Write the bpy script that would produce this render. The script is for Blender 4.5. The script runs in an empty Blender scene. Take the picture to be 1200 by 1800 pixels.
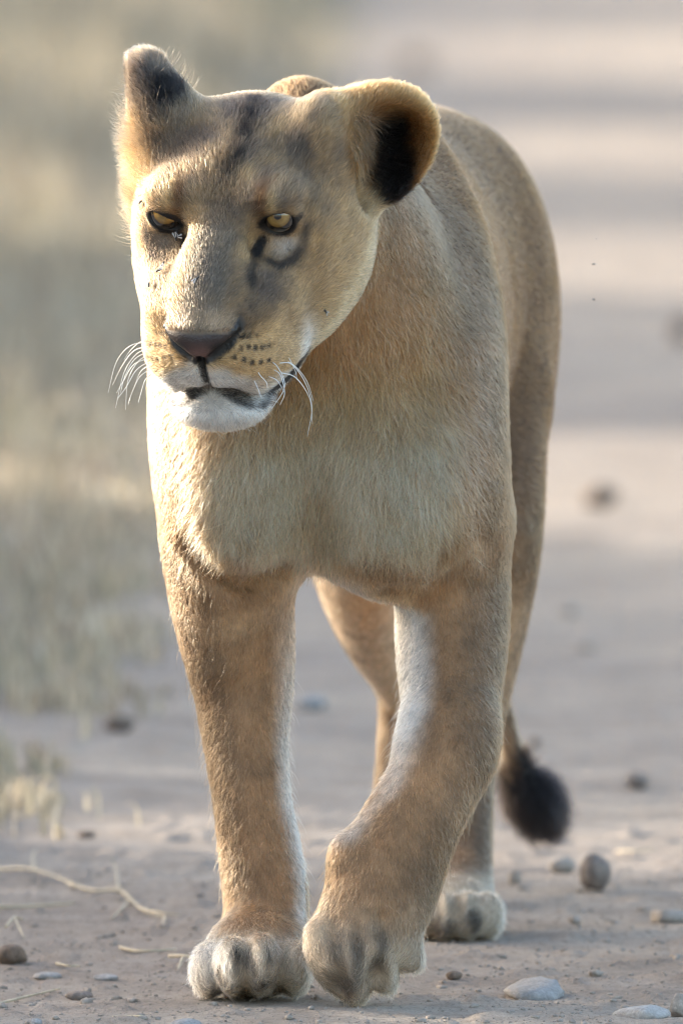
import bpy, math, random
import numpy as np
from mathutils import Vector, Matrix

random.seed(7)
rng = np.random.default_rng(7)
scene = bpy.context.scene
col = scene.collection
R = math.radians

# ------------------------------------------------------------------ camera
CAM_Y, CAM_H, FPX, PITCH = -22.0, 1.70, 35200.0, R(3.033)
cam_d = bpy.data.cameras.new('camera')
cam_d.sensor_fit = 'HORIZONTAL'
cam_d.sensor_width = 24.0
cam_d.lens = 24.0 * FPX / 1200.0
cam_d.clip_start = 0.5
cam_d.clip_end = 4000.0
cam_d.dof.use_dof = True
cam_d.dof.focus_distance = 21.72
cam_d.dof.aperture_fstop = 7.8
cam = bpy.data.objects.new('camera', cam_d)
cam.location = (0, CAM_Y, CAM_H)
cam.rotation_euler = (R(90) - PITCH, 0, 0)
col.objects.link(cam)
scene.camera = cam

# ------------------------------------------------------------------ sky, sun, exposure
SUN_EL, SUN_BACK = R(15.0), R(30.0)     # sun low on the left, a little behind the animal
sdir = Vector((-math.cos(SUN_EL) * math.cos(SUN_BACK), math.cos(SUN_EL) * math.sin(SUN_BACK), math.sin(SUN_EL)))
world = bpy.data.worlds.new('World')
scene.world = world
world.use_nodes = True
wn = world.node_tree.nodes
wl = world.node_tree.links
sky = wn.new('ShaderNodeTexSky')
sky.sky_type = 'NISHITA'
sky.sun_disc = False
sky.sun_elevation = SUN_EL
sky.sun_rotation = math.atan2(sdir.x, sdir.y)
sky.dust_density = 3.0
sky.ozone_density = 0.9
sky.air_density = 1.0
bg = wn['Background']
bg.inputs['Strength'].default_value = 0.15
wl.new(sky.outputs[0], bg.inputs['Color'])
sun_d = bpy.data.lights.new('sun', 'SUN')
sun_d.energy = 2.3
sun_d.angle = R(0.5)
sun_d.color = (1.0, 0.90, 0.76)
sun = bpy.data.objects.new('sun', sun_d)
sun.rotation_euler = sdir.to_track_quat('Z', 'Y').to_euler()
sun.location = sdir * 30
col.objects.link(sun)
scene.view_settings.view_transform = 'Standard'
scene.view_settings.look = 'None'
scene.view_settings.gamma = 1.0
scene.view_settings.use_curve_mapping = False
scene.view_settings.exposure = 2.2
scene.cycles.use_denoising = True
scene.cycles.max_bounces = 8
scene.cycles.filter_width = 1.1

# ------------------------------------------------------------------ helpers
_cp, _sp = math.cos(PITCH), math.sin(PITCH)
def pt(px, py, Y):
    """world point at depth Y that projects to photo pixel (px, py)"""
    a, b = (px - 600.0) / FPX, -(py - 900.0) / FPX
    dy, dz = _cp + b * _sp, -_sp + b * _cp
    t = (Y - CAM_Y) / dy
    return np.array([a * t, Y, CAM_H + dz * t])

def proj(p):
    p = np.asarray(p, float)
    y, z = p[..., 1] - CAM_Y, p[..., 2] - CAM_H
    d = y * _cp - z * _sp
    v = y * _sp + z * _cp
    return np.stack([600 + FPX * p[..., 0] / d, 900 - FPX * v / d], -1)

def ground_at(px, py):
    a, b = (px - 600.0) / FPX, -(py - 900.0) / FPX
    dy, dz = _cp + b * _sp, -_sp + b * _cp
    t = -CAM_H / dz
    return np.array([a * t, CAM_Y + dy * t, 0.0])

def tag(o, label=None, cat=None, group=None, kind=None):
    if label: o['label'] = label
    if cat: o['category'] = cat
    if group: o['group'] = group
    if kind: o['kind'] = kind
    return o

def norm(v):
    v = np.asarray(v, float)
    return v / np.maximum(np.linalg.norm(v, axis=-1, keepdims=True), 1e-9)

def mesh_obj(name, verts, faces, mat=None, parent=None, smooth=True):
    me = bpy.data.meshes.new(name)
    verts = np.asarray(verts, np.float32)
    if isinstance(faces, np.ndarray):
        n = faces.shape[1]
        me.vertices.add(len(verts)); me.vertices.foreach_set('co', verts.ravel())
        me.loops.add(faces.size); me.loops.foreach_set('vertex_index', faces.ravel().astype(np.int32))
        me.polygons.add(len(faces)); me.polygons.foreach_set('loop_start', np.arange(0, faces.size, n, dtype=np.int32))
        me.update(calc_edges=True); me.validate()
    else:
        me.from_pydata([tuple(map(float, v)) for v in verts], [], faces)
        me.update()
    if smooth:
        me.polygons.foreach_set('use_smooth', np.ones(len(me.polygons), bool))
    if mat: me.materials.append(mat)
    o = bpy.data.objects.new(name, me)
    col.objects.link(o)
    if parent: o.parent = parent
    return o

# ---- value noise (numpy) for shapes and coat
def _hash(i, j, k):
    h = (i * 374761393 + j * 668265263 + k * 1274126177) & 0x7fffffff
    h = ((h ^ (h >> 13)) * 1274126177) & 0x7fffffff
    return ((h ^ (h >> 16)) & 0xffff) / 65535.0
def vnoise(P, scale, seed=0):
    Q = np.asarray(P, np.float64) * scale + seed * 17.31 + 1000.0
    I = np.floor(Q).astype(np.int64); f = Q - I
    f = f * f * (3 - 2 * f)
    out = 0
    for dx in (0, 1):
        for dy in (0, 1):
            for dz in (0, 1):
                w = (f[:, 0] if dx else 1 - f[:, 0]) * (f[:, 1] if dy else 1 - f[:, 1]) * (f[:, 2] if dz else 1 - f[:, 2])
                out = out + w * _hash(I[:, 0] + dx, I[:, 1] + dy, I[:, 2] + dz)
    return out * 2 - 1
def fbm(P, scale, seed=0, o=3):
    s, a, t = 0, 1.0, 0
    for k in range(o):
        s = s + a * vnoise(P, scale * 2 ** k, seed + k); t += a; a *= 0.5
    return s / t
def sstep(a, b, x):
    t = np.clip((x - a) / (b - a), 0, 1)
    return t * t * (3 - 2 * t)

# ------------------------------------------------------------------ implicit modelling
PRIMS = []          # (op, k, lo, hi, fn)
def _add(op, k, lo, hi, fn):
    PRIMS.append((op, k, np.asarray(lo), np.asarray(hi), fn))

def ell(c, rad, M=None, op='add', k=0.03):
    """ellipsoid; M rows = its axes in world"""
    c = np.asarray(c, float); rad = np.asarray(rad, float)
    M = np.eye(3) if M is None else np.asarray(M, float)
    e = np.sqrt(((M * rad[:, None]) ** 2).sum(0))
    def fn(P):
        q = (P - c) @ M.T
        k0 = np.sqrt(((q / rad) ** 2).sum(1)) + 1e-9
        k1 = np.sqrt(((q / rad ** 2) ** 2).sum(1)) + 1e-9
        d = k0 * (k0 - 1) / k1
        return np.where(k0 < 0.3, (k0 - 1) * rad.min(), d)
    _add(op, k, c - e, c + e, fn)

def catmull(A, n):
    A = np.asarray(A, float)
    P = np.vstack([2 * A[0] - A[1], A, 2 * A[-1] - A[-2]])
    out = []
    for i in range(1, len(P) - 2):
        for j in range(n):
            t = j / n
            a, b, c, d = P[i - 1], P[i], P[i + 1], P[i + 2]
            out.append(0.5 * (2 * b + (c - a) * t + (2 * a - 5 * b + 4 * c - d) * t * t + (3 * b - a - 3 * c + d) * t ** 3))
    out.append(A[-1])
    return np.array(out)

def tube(pts, ra, rb=None, side=(1, 0, 0), op='add', k=0.03, n=5, cap=1.0):
    """chain of elliptical sections: ra along 'side' (made perpendicular), rb along the other axis"""
    pts = np.asarray(pts, float)
    ra = np.broadcast_to(np.asarray(ra, float), (len(pts),))
    rb = ra if rb is None else np.broadcast_to(np.asarray(rb, float), (len(pts),))
    S = catmull(np.column_stack([pts, ra, rb]), n)
    C, A_, B_ = S[:, :3], np.maximum(S[:, 3], 1e-4), np.maximum(S[:, 4], 1e-4)
    seg = C[1:] - C[:-1]; L2 = (seg ** 2).sum(1)
    T = np.gradient(C, axis=0); T = norm(T)
    sd = np.asarray(side, float)
    Aa = norm(sd[None] - (T @ sd)[:, None] * T)
    Bb = np.cross(T, Aa)
    m = np.maximum(A_, B_)[:, None]
    def fn(P):
        P = P.astype(np.float64)
        PS = P @ seg.T - (C[:-1] * seg).sum(1)
        t = np.clip(PS / L2, 0, 1)
        dd = -2 * (P @ C[:-1].T) + (C[:-1] ** 2).sum(1) - 2 * t * PS + t * t * L2
        bi = dd.argmin(1); bt = t[np.arange(len(P)), bi]
        t1 = bt[:, None]
        def mix(X): return X[bi] * (1 - (t1 if X.ndim > 1 else bt)) + X[bi + 1] * (t1 if X.ndim > 1 else bt)
        c, a, b = mix(C), mix(A_), mix(B_)
        ax, bx, tx = norm(mix(Aa)), norm(mix(Bb)), norm(mix(T))
        w = P - c
        qa, qb, qt = (w * ax).sum(1), (w * bx).sum(1), (w * tx).sum(1)
        rt = np.minimum(a, b) * cap
        k0 = np.sqrt((qa / a) ** 2 + (qb / b) ** 2 + (qt / rt) ** 2) + 1e-9
        k1 = np.sqrt((qa / a ** 2) ** 2 + (qb / b ** 2) ** 2 + (qt / rt ** 2) ** 2) + 1e-9
        return np.where(k0 < 0.3, (k0 - 1) * np.minimum(a, b), k0 * (k0 - 1) / k1)
    _add(op, k, (C - m).min(0), (C + m).max(0), fn)

def sdf(P, prims):
    d = np.full(len(P), 0.5)
    for op, k, lo, hi, fn in prims:
        e = fn(P)
        if op == 'add':
            h = np.maximum(k - np.abs(d - e), 0) / k
            d = np.minimum(d, e) - h * h * k * 0.25
        else:
            h = np.maximum(k - np.abs(d + e), 0) / k
            d = np.maximum(d, -e) + h * h * k * 0.25
    return d

def axis_grid(lo, hi, coarse, fine_ranges):
    """non-uniform axis: list of (a, b, step) refined ranges"""
    out = [lo]
    while out[-1] < hi:
        x = out[-1]; s = coarse
        for a, b, f in fine_ranges:
            if a - 1e-6 <= x < b: s = min(s, f)
        out.append(x + s)
    return np.array(out)

def polygonise(prims, gx, gy, gz, level=0.0, B=12):
    nx, ny, nz = len(gx), len(gy), len(gz)
    F = np.full((nx, ny, nz), 0.5, np.float32)
    blk = [(i, min(i + B, nx), j, min(j + B, ny), k, min(k + B, nz)) for i in range(0, nx, B) for j in range(0, ny, B) for k in range(0, nz, B)]
    lo = np.array([(gx[b[0]], gy[b[2]], gz[b[4]]) for b in blk]); hi = np.array([(gx[b[1] - 1], gy[b[3] - 1], gz[b[5] - 1]) for b in blk])
    cen = (lo + hi) / 2; rad = np.linalg.norm(hi - lo, axis=1) / 2
    # probe every block centre: skip far blocks, drop shapes that cannot matter there
    E = np.full((len(blk), len(prims)), 9.0)
    for q, p in enumerate(prims):
        near = ((p[2] - p[1] - .03 < hi) & (p[3] + p[1] + .03 > lo)).all(1)
        if near.any(): E[near, q] = p[4](cen[near])
    isadd = np.array([p[0] == 'add' for p in prims]); kk = np.array([p[1] for p in prims])
    dmin = np.where(isadd[None], E, 9).min(1)
    use = np.where(isadd[None], E < (dmin + 2.6 * rad)[:, None] + kk, E < (2.2 * rad)[:, None] + kk) & (E < 9)
    for n, b in enumerate(blk):
        if dmin[n] > 8: continue
        pr = [prims[q] for q in np.nonzero(use[n])[0]]
        if dmin[n] < -rad[n] * 1.6 - .012 and not any(p[0] != 'add' for p in pr):
            F[b[0]:b[1], b[2]:b[3], b[4]:b[5]] = -.2; continue
        if dmin[n] > rad[n] * 1.6 + .03: continue
        X, Y, Z = np.meshgrid(gx[b[0]:b[1]], gy[b[2]:b[3]], gz[b[4]:b[5]], indexing='ij')
        P = np.column_stack([X.ravel(), Y.ravel(), Z.ravel()])
        F[b[0]:b[1], b[2]:b[3], b[4]:b[5]] = sdf(P, pr).reshape(X.shape)
    F -= level
    S = F < 0
    c = np.zeros((nx - 1, ny - 1, nz - 1), np.uint8)
    offs = [(a, b, d) for a in (0, 1) for b in (0, 1) for d in (0, 1)]
    for a, b, d in offs:
        c += S[a:nx - 1 + a, b:ny - 1 + b, d:nz - 1 + d]
    I, J, K = np.nonzero((c > 0) & (c < 8))
    V8 = np.stack([F[I + a, J + b, K + d] for a, b, d in offs], 1)
    acc = np.zeros((len(I), 3)); cnt = np.zeros(len(I))
    O = np.array(offs, float)
    for p in range(8):
        for q in range(p + 1, 8):
            if np.abs(O[p] - O[q]).sum() != 1: continue
            m = (V8[:, p] < 0) != (V8[:, q] < 0)
            t = V8[:, p] / np.where(m, V8[:, p] - V8[:, q], 1)
            X = O[p] + t[:, None] * (O[q] - O[p])
            acc[m] += X[m]; cnt[m] += 1
    fr = acc / cnt[:, None]
    V = np.column_stack([gx[I] + fr[:, 0] * (gx[I + 1] - gx[I]), gy[J] + fr[:, 1] * (gy[J + 1] - gy[J]), gz[K] + fr[:, 2] * (gz[K + 1] - gz[K])])
    idx = np.full((nx - 1, ny - 1, nz - 1), -1, np.int32)
    idx[I, J, K] = np.arange(len(I))
    Q = []
    e = S[:-1] != S[1:]
    i, j, k = np.nonzero(e[:, 1:-1, 1:-1]); j += 1; k += 1
    q = np.stack([idx[i, j - 1, k - 1], idx[i, j, k - 1], idx[i, j, k], idx[i, j - 1, k]], 1)
    fl = ~S[i, j, k]; q[fl] = q[fl][:, ::-1]; Q.append(q)
    e = S[:, :-1] != S[:, 1:]
    i, j, k = np.nonzero(e[1:-1, :, 1:-1]); i += 1; k += 1
    q = np.stack([idx[i - 1, j, k - 1], idx[i - 1, j, k], idx[i, j, k], idx[i, j, k - 1]], 1)
    fl = ~S[i, j, k]; q[fl] = q[fl][:, ::-1]; Q.append(q)
    e = S[:, :, :-1] != S[:, :, 1:]
    i, j, k = np.nonzero(e[1:-1, 1:-1, :]); i += 1; j += 1
    q = np.stack([idx[i - 1, j - 1, k], idx[i, j - 1, k], idx[i, j, k], idx[i - 1, j, k]], 1)
    fl = ~S[i, j, k]; q[fl] = q[fl][:, ::-1]; Q.append(q)
    Q = np.vstack(Q)
    Q = Q[(Q >= 0).all(1)]
    return V, Q

def mat(name):
    m = bpy.data.materials.new(name); m.use_nodes = True
    return m, m.node_tree.nodes, m.node_tree.links, m.node_tree.nodes['Principled BSDF']

# ------------------------------------------------------------------ ground
def axis_growth(lo, hi, a, b, step, grow):
    mid = list(np.arange(a, b + 1e-6, step))
    s, x, up = step, mid[-1], []
    while x < hi: s = min(s * grow, 60); x += s; up.append(x)
    s, x, dn = step, mid[0], []
    while x > lo: s = min(s * grow, 60); x -= s; dn.append(x)
    return np.array(dn[::-1] + mid + up)
def ground_h(P):
    X, Y = P[:, 0], P[:, 1]
    near = np.exp(-np.maximum(0, np.hypot(X * .8, Y * .25) - 1.2) * .8)
    P2 = np.column_stack([X, Y, np.zeros(len(P))])
    h = .010 * fbm(P2, 1.6, 41, 2) + .0045 * fbm(P2, 9, 42, 2) * (.35 + .65 * near) + .0030 * near * fbm(P2, 38, 43, 3)
    c = np.maximum(0, fbm(P2, 21, 44, 2) - .25) * .016 * near
    flat = np.ones(len(P))                                    # trodden flat under the feet
    for q in (pt(450, 1750, -.03), (.13, .86, 0), (.066, 1.42, 0), pt(600, 1750, -.12)):
        flat = np.minimum(flat, sstep(.05, .14, np.hypot(X - q[0], Y - q[1])))
    h = (h + c) * flat - .004 * flat
    verge = verge_x(Y) - X
    return h + .03 * sstep(0, 1.5, verge) * (1 + fbm(P2, 1.1, 45, 2)) * .6
def verge_x(Y):
    d = Y + 22
    return np.interp(d, [20, 25.3, 29, 40, 60, 90, 200], [-.60, -.41, -.33, -.25, -.04, .3, 1.5])

gxs = axis_growth(-700, 700, -.55, .55, .0045, 1.07)
gys = axis_growth(-60, 1500, -.6, 2.6, .0085, 1.04)
XX, YY = np.meshgrid(gxs, gys, indexing='ij')
GV = np.column_stack([XX.ravel(), YY.ravel(), np.zeros(XX.size)])
GV[:, 2] = ground_h(GV)
ny_ = len(gys)
ii, jj = np.meshgrid(np.arange(len(gxs) - 1), np.arange(ny_ - 1), indexing='ij')
base = (ii * ny_ + jj).ravel()
GF = np.stack([base, base + ny_, base + ny_ + 1, base + 1], 1)

m_dirt, nn, ll, pb = mat('dirt')
tc = nn.new('ShaderNodeTexCoord')
def noise_node(nn, ll, tc, scale, detail=6, rough=.6, vec='Object'):
    n = nn.new('ShaderNodeTexNoise'); n.inputs['Scale'].default_value = scale; n.inputs['Detail'].default_value = detail; n.inputs['Roughness'].default_value = rough
    ll.new(tc.outputs[vec], n.inputs['Vector']); return n
def ramp(nn, ll, src, stops):
    r = nn.new('ShaderNodeValToRGB')
    el = r.color_ramp.elements
    while len(el) < len(stops): el.new(.5)
    for e, (p, c) in zip(el, stops): e.position = p; e.color = (*c, 1)
    ll.new(src, r.inputs['Fac']); return r
def mixn(nn, ll, a, b, fac, blend='MIX'):
    m = nn.new('ShaderNodeMix'); m.data_type = 'RGBA'; m.blend_type = blend
    ll.new(a, m.inputs['A']); ll.new(b, m.inputs['B'])
    if isinstance(fac, float): m.inputs['Factor'].default_value = fac
    else: ll.new(fac, m.inputs['Factor'])
    return m.outputs['Result']
n_big = noise_node(nn, ll, tc, .9, 4); n_mid = noise_node(nn, ll, tc, 7, 6); n_fin = noise_node(nn, ll, tc, 90, 5, .7); n_gr = noise_node(nn, ll, tc, 340, 3, .7)
r1 = ramp(nn, ll, n_mid.outputs['Fac'], [(.28, (.30, .250, .208)), (.5, (.39, .332, .280)), (.72, (.455, .393, .338))])
r2 = ramp(nn, ll, n_big.outputs['Fac'], [(.35, (.78, .78, .80)), (.65, (1.08, 1.06, 1.02))])
r3 = ramp(nn, ll, n_fin.outputs['Fac'], [(.30, (.62, .60, .58)), (.5, (1, 1, 1)), (.75, (1.15, 1.13, 1.1))])
r4 = ramp(nn, ll, n_gr.outputs['Fac'], [(.33, (.55, .52, .5)), (.45, (1, 1, 1)), (.68, (1.12, 1.1, 1.08))])
c = mixn(nn, ll, r1.outputs[0], r2.outputs[0], 1.0, 'MULTIPLY')
c = mixn(nn, ll, c, r3.outputs[0], .8, 'MULTIPLY')
c = mixn(nn, ll, c, r4.outputs[0], .7, 'MULTIPLY')
ll.new(c, pb.inputs['Base Color'])
pb.inputs['Roughness'].default_value = .95
pb.inputs['Specular IOR Level'].default_value = .25
bp = nn.new('ShaderNodeBump'); bp.inputs['Strength'].default_value = 1.0; bp.inputs['Distance'].default_value = .005
ad = nn.new('ShaderNodeMath'); ll.new(n_fin.outputs['Fac'], ad.inputs[0]); ll.new(n_gr.outputs['Fac'], ad.inputs[1])
ll.new(ad.outputs[0], bp.inputs['Height']); ll.new(bp.outputs[0], pb.inputs['Normal'])
ground = mesh_obj('ground', GV, GF, m_dirt)
tag(ground, kind='structure')
def gz_at(x, y): return float(ground_h(np.array([[x, y, 0.0]]))[0])

# ------------------------------------------------------------------ stones
def stone_mat(name, c1, c2, scale=60):
    m, nn, ll, pb = mat(name)
    tc = nn.new('ShaderNodeTexCoord')
    a = noise_node(nn, ll, tc, scale, 5, .65); b = noise_node(nn, ll, tc, scale * 5, 3, .6)
    r = ramp(nn, ll, a.outputs['Fac'], [(.3, c1), (.7, c2)])
    r2 = ramp(nn, ll, b.outputs['Fac'], [(.3, (.7, .7, .7)), (.7, (1.15, 1.15, 1.15))])
    ll.new(mixn(nn, ll, r.outputs[0], r2.outputs[0], .8, 'MULTIPLY'), pb.inputs['Base Color'])
    pb.inputs['Roughness'].default_value = .9
    bp = nn.new('ShaderNodeBump'); bp.inputs['Strength'].default_value = .6; bp.inputs['Distance'].default_value = .002
    ll.new(b.outputs['Fac'], bp.inputs['Height']); ll.new(bp.outputs[0], pb.inputs['Normal'])
    return m
SM = {'brown': stone_mat('stone_brown', (.12, .095, .08), (.30, .245, .205)), 'tan': stone_mat('stone_tan', (.24, .20, .165), (.42, .36, .30)),
      'blue': stone_mat('stone_blue', (.25, .235, .222), (.38, .362, .345)), 'clod': stone_mat('earth_clod', (.10, .07, .05), (.24, .175, .13), 90), 'pale': stone_mat('stone_pale', (.33, .30, .27), (.50, .46, .42))}
def ico(sub):
    import bmesh
    bm = bmesh.new(); bmesh.ops.create_icosphere(bm, subdivisions=sub, radius=1)
    V = np.array([v.co[:] for v in bm.verts]); F = np.array([[v.index for v in f.verts] for f in bm.faces]); bm.free()
    return V, F
ICO3, ICO1, ICO4 = ico(3), ico(1), ico(4)
def rock_verts(V, dims, seed, rough=.22, flat=0.0):
    g = np.random.default_rng(seed)
    W = V * (1 + rough * fbm(V, 1.1, seed, 3)[:, None] + .25 * rough * fbm(V, 4.0, seed + 5, 2)[:, None])
    for _ in range(5 + int(rough > .2) * 7):                                        # a few broken faces
        n = norm(g.normal(size=3)); d = g.uniform(.72, .95)
        e = np.maximum(0, W @ n - d); W = W - e[:, None] * n * .85
    return W * np.asarray(dims)
def stone(px, py_base, w, h, kind, label, sink=.18, depth=1.0, seed=0, rough=.22, group=None, name='stone'):
    q = ground_at(px, py_base); d = q[1] - CAM_Y
    rx, rz = w / 2 * d / FPX, h / 2 * d / FPX
    V = rock_verts(ICO3[0], (rx, rx * depth, rz / (1 - sink / 2)), seed, rough)
    o = mesh_obj(name, V, ICO3[1], SM[kind])
    o.location = (q[0], q[1] + rx * depth * .5, gz_at(q[0], q[1]) + rz * (1 - sink))
    tag(o, label, 'stone', group)
    return o
stone(1046, 1560, 58, 72, 'brown', 'egg-shaped speckled brown stone standing upright on the road', sink=.06, seed=3, rough=.12)
stone(985, 1524, 50, 33, 'tan', 'smooth tan oval stone beside the egg-shaped stone', seed=4, rough=.12)
stone(1119, 1380, 46, 32, 'brown', 'grey brown rounded stone lying behind the tail tuft', seed=5)
stone(1055, 888, 62, 42, 'clod', 'dark brown blurred stone far up the sunlit road', seed=6)
stone(1197, 596, 44, 50, 'clod', 'dark stone at the far edge of the road', seed=7)
stone(18, 1690, 56, 42, 'clod', 'crumbly dark brown earth clod with straw on it', seed=8, rough=.5, depth=1.3, sink=.35)
stone(945, 1748, 118, 34, 'blue', 'flat blue grey stone sunk in the dirt before the hind paw', sink=.75, seed=9, depth=1.5, rough=.5)
stone(1128, 1790, 88, 24, 'pale', 'flat pale stone half buried at the road front', sink=.7, seed=10, depth=1.3, rough=.5)
stone(1193, 1786, 34, 46, 'tan', 'upright tan stone beside the flat pale stone', sink=.2, seed=11)
stone(797, 1722, 30, 17, 'clod', 'small angular brown pebble between lifted paw and hind paw', seed=12, rough=.35)
stone(1047, 1713, 27, 14, 'tan', 'small tan pebble behind the flat blue grey stone', seed=13)
stone(1010, 1622, 24, 17, 'tan', 'small tan pebble in front of the egg-shaped stone', seed=14)
stone(904, 1548, 26, 26, 'tan', 'pale pebble beside the hind paw, nearer the tail', seed=15)
stone(906, 1592, 28, 18, 'tan', 'low pale pebble right next to the hind paw', seed=16)
stone(941, 1307, 20, 15, 'clod', 'small dark pebble on the road above the tail tuft', seed=17)
stone(186, 1712, 46, 12, 'blue', 'thin blue grey chip near the standing paw', sink=.4, seed=18)
stone(82, 1707, 54, 13, 'blue', 'long blue grey chip beside the brown earth clod', sink=.4, seed=19)
stone(140, 1742, 50, 18, 'brown', 'low grey brown stone beside a long straw', sink=.4, seed=20)
stone(325, 1800, 60, 20, 'blue', 'flat bluish stone in the dirt before the standing paw', sink=.5, seed=21)
stone(62, 1790, 24, 14, 'blue', 'small slate grey pebble at the road front', seed=22)
stone(212, 1285, 62, 30, 'clod', 'dark earth clod on the grassy road edge', seed=23, rough=.35)
stone(545, 1240, 60, 30, 'blue', 'grey blurred stone on the road between the front legs', seed=24)
stone(152, 1470, 34, 14, 'clod', 'small dark clod near the fallen straw stems', seed=25)
stone(1000, 1080, 32, 18, 'tan', 'small plant on the shaded middle road, shaped as a stone', seed=26)  # this and the next one: small plants built with the stone shape
stone(1030, 1135, 36, 16, 'tan', 'low plant on the shaded middle road, shaped as a stone', seed=27)
stone(1172, 1620, 70, 30, 'tan', 'low tan stone bedded in the road edge dirt', sink=.5, seed=28, depth=1.2)
stone(730, 120, 60, 34, 'clod', 'dark blurred stone farthest up the road', seed=29)

# loose grit and small crumbs over the near road
gr_V, gr_F = ICO1
vs, fs, off = [], [], 0
g = np.random.default_rng(21)
NG = 6500
gxp = g.uniform(-.46, .46, NG); gyp = -.45 + 2.6 * g.random(NG) ** 1.3
sz = np.minimum(.0007 + .0008 * g.pareto(2.3, NG), .0050)
gzv = ground_h(np.column_stack([gxp, gyp, np.zeros(NG)]))
for k in range(NG):
    V = gr_V * (1 + .35 * g.uniform(-1, 1, (len(gr_V), 1))) * (sz[k] * g.uniform(.8, 1.5), sz[k] * g.uniform(.8, 1.5), sz[k] * g.uniform(.5, .9))
    vs.append(V + (gxp[k], gyp[k], gzv[k] + sz[k] * .25)); fs.append(gr_F + off); off += len(gr_V)
grit = mesh_obj('loose_grit', np.vstack(vs), np.vstack(fs), SM['tan'], smooth=False)
tag(grit, 'loose grit and dirt crumbs scattered over the road', 'grit', kind='stuff')

# ------------------------------------------------------------------ dry stems on the ground
def simple_mat(name, c, rough=.8, var=.25, scale=40, trans=0):
    m, nn, ll, pb = mat(name)
    tc = nn.new('ShaderNodeTexCoord'); a = noise_node(nn, ll, tc, scale, 4)
    r = ramp(nn, ll, a.outputs['Fac'], [(.3, tuple(v * (1 - var) for v in c)), (.7, tuple(v * (1 + var) for v in c))])
    ll.new(r.outputs[0], pb.inputs['Base Color']); pb.inputs['Roughness'].default_value = rough
    return m
m_straw = simple_mat('straw', (.47, .40, .29))
def tube_mesh(pts, r0, r1, n=6, sub=5):
    C = catmull(np.asarray(pts, float), sub); T = norm(np.gradient(C, axis=0))
    ref = np.array([.31, .2, .93]); A = norm(np.cross(T, ref)); B = np.cross(T, A)
    rr = np.linspace(r0, r1, len(C))
    th = np.arange(n) * 2 * math.pi / n
    V = (C[:, None] + rr[:, None, None] * (np.cos(th)[None, :, None] * A[:, None] + np.sin(th)[None, :, None] * B[:, None])).reshape(-1, 3)
    F = [(i * n + k, i * n + (k + 1) % n, (i + 1) * n + (k + 1) % n, (i + 1) * n + k) for i in range(len(C) - 1) for k in range(n)]
    F += [tuple(range(n))[::-1], tuple(range((len(C) - 1) * n, len(C) * n))]
    return V, F
def gpt(px, py, lift=.002):
    q = ground_at(px, py); return np.array([q[0], q[1], gz_at(q[0], q[1]) + lift])
def stem(pts, r, label, forks=()):
    V, F = tube_mesh([gpt(x, y, r + l) for x, y, l in pts], r, r * .6)
    o = mesh_obj('dry_stem', V, F, m_straw); tag(o, label, 'stem', 'dry stems on the road edge')
    for fk in forks:
        V, F = tube_mesh([gpt(x, y, r + l) for x, y, l in fk], r * .8, r * .35)
        mesh_obj('twig', V, F, m_straw, o)
stem([(120, 1562, .004), (165, 1573, .004), (212, 1578, .006), (250, 1602, .003), (292, 1618, .001)], .0025, 'forked pale straw stem lying across the road edge',
     [[(209, 1578, .006), (203, 1562, .02), (196, 1560, .032)], [(252, 1603, .003), (282, 1612, .004), (318, 1614, .001)], [(290, 1617, .001), (286, 1628, .0)], [(225, 1588, .003), (205, 1606, .001), (195, 1614, .001)]])
stem([(-10, 1524, .004), (40, 1534, .004), (80, 1548, .006), (128, 1562, .004)], .0024, 'broken straw stem with a curled pale leaf', [[(60, 1541, .005), (58, 1532, .02), (66, 1530, .03)]])
stem([(-10, 1600, .003), (60, 1596, .004), (130, 1590, .002)], .0028, 'thin straw stem beside the forked straw stem')
stem([(212, 1664, .001), (240, 1672, .003), (275, 1674, .004), (308, 1670, .001)], .0022, 'thin curved straw near the standing paw')
stem([(298, 1688, .002), (320, 1692, .006), (342, 1694, .003)], .0024, 'short straw touching the standing paw', [[(322, 1692, .004), (312, 1702, .001)]])
stem([(-5, 1752, .001), (50, 1742, .003), (105, 1726, .001)], .0018, 'long thin straw lying in the foreground dirt')
stem([(198, 1780, .001), (225, 1781, .001), (250, 1784, .001)], .0018, 'tiny straw in the foreground dirt')
stem([(10, 1660, .022), (25, 1648, .028), (40, 1640, .022)], .0022, 'bent straw resting on the brown earth clod', [[(25, 1648, .028), (44, 1668, .012)]])
stem([(100, 1690, .0), (118, 1698, .006), (140, 1696, .002)], .0018, 'crooked straw beside the long blue grey chip')
stem([(1085, 1488, .001), (1120, 1492, .003), (1150, 1488, .001)], .0016, 'thin straw behind the egg-shaped stone')

# ------------------------------------------------------------------ grass on the verge
g = np.random.default_rng(5)
NB = 42000
by = 1.6 + 57 * g.random(NB) ** 1.35
clx = g.random(NB) ** 1.5 * np.interp(by, [2, 10, 60], [1.2, 1.6, 3.4])
bx = verge_x(by) + .03 - clx + g.normal(0, .05, NB)
P2 = np.column_stack([bx, by, np.zeros(NB)])
keep = (fbm(P2 * (1, .55, 1), 3.2, 51, 2) > -.12 - .5 * np.minimum(clx, .6)) & (bx > -3.6)
bx, by, clx, P2 = bx[keep], by[keep], clx[keep], P2[keep]; NB = len(bx)
hh = (.045 + .15 * sstep(0, .8, clx) + .16 * sstep(12, 40, by) * sstep(0, .6, clx)) * g.uniform(.5, 1.4, NB)
az = g.uniform(0, 2 * math.pi, NB); lean = g.uniform(.1, .7, NB)
wv = .0025 + .004 * g.random(NB) + .0001 * by
dirv = np.column_stack([np.cos(az), np.sin(az), np.zeros(NB)]); sdv = np.column_stack([-np.sin(az), np.cos(az), np.zeros(NB)])
root = np.column_stack([bx, by, ground_h(P2) - .004])
up = np.array([0, 0, 1.0])
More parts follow.
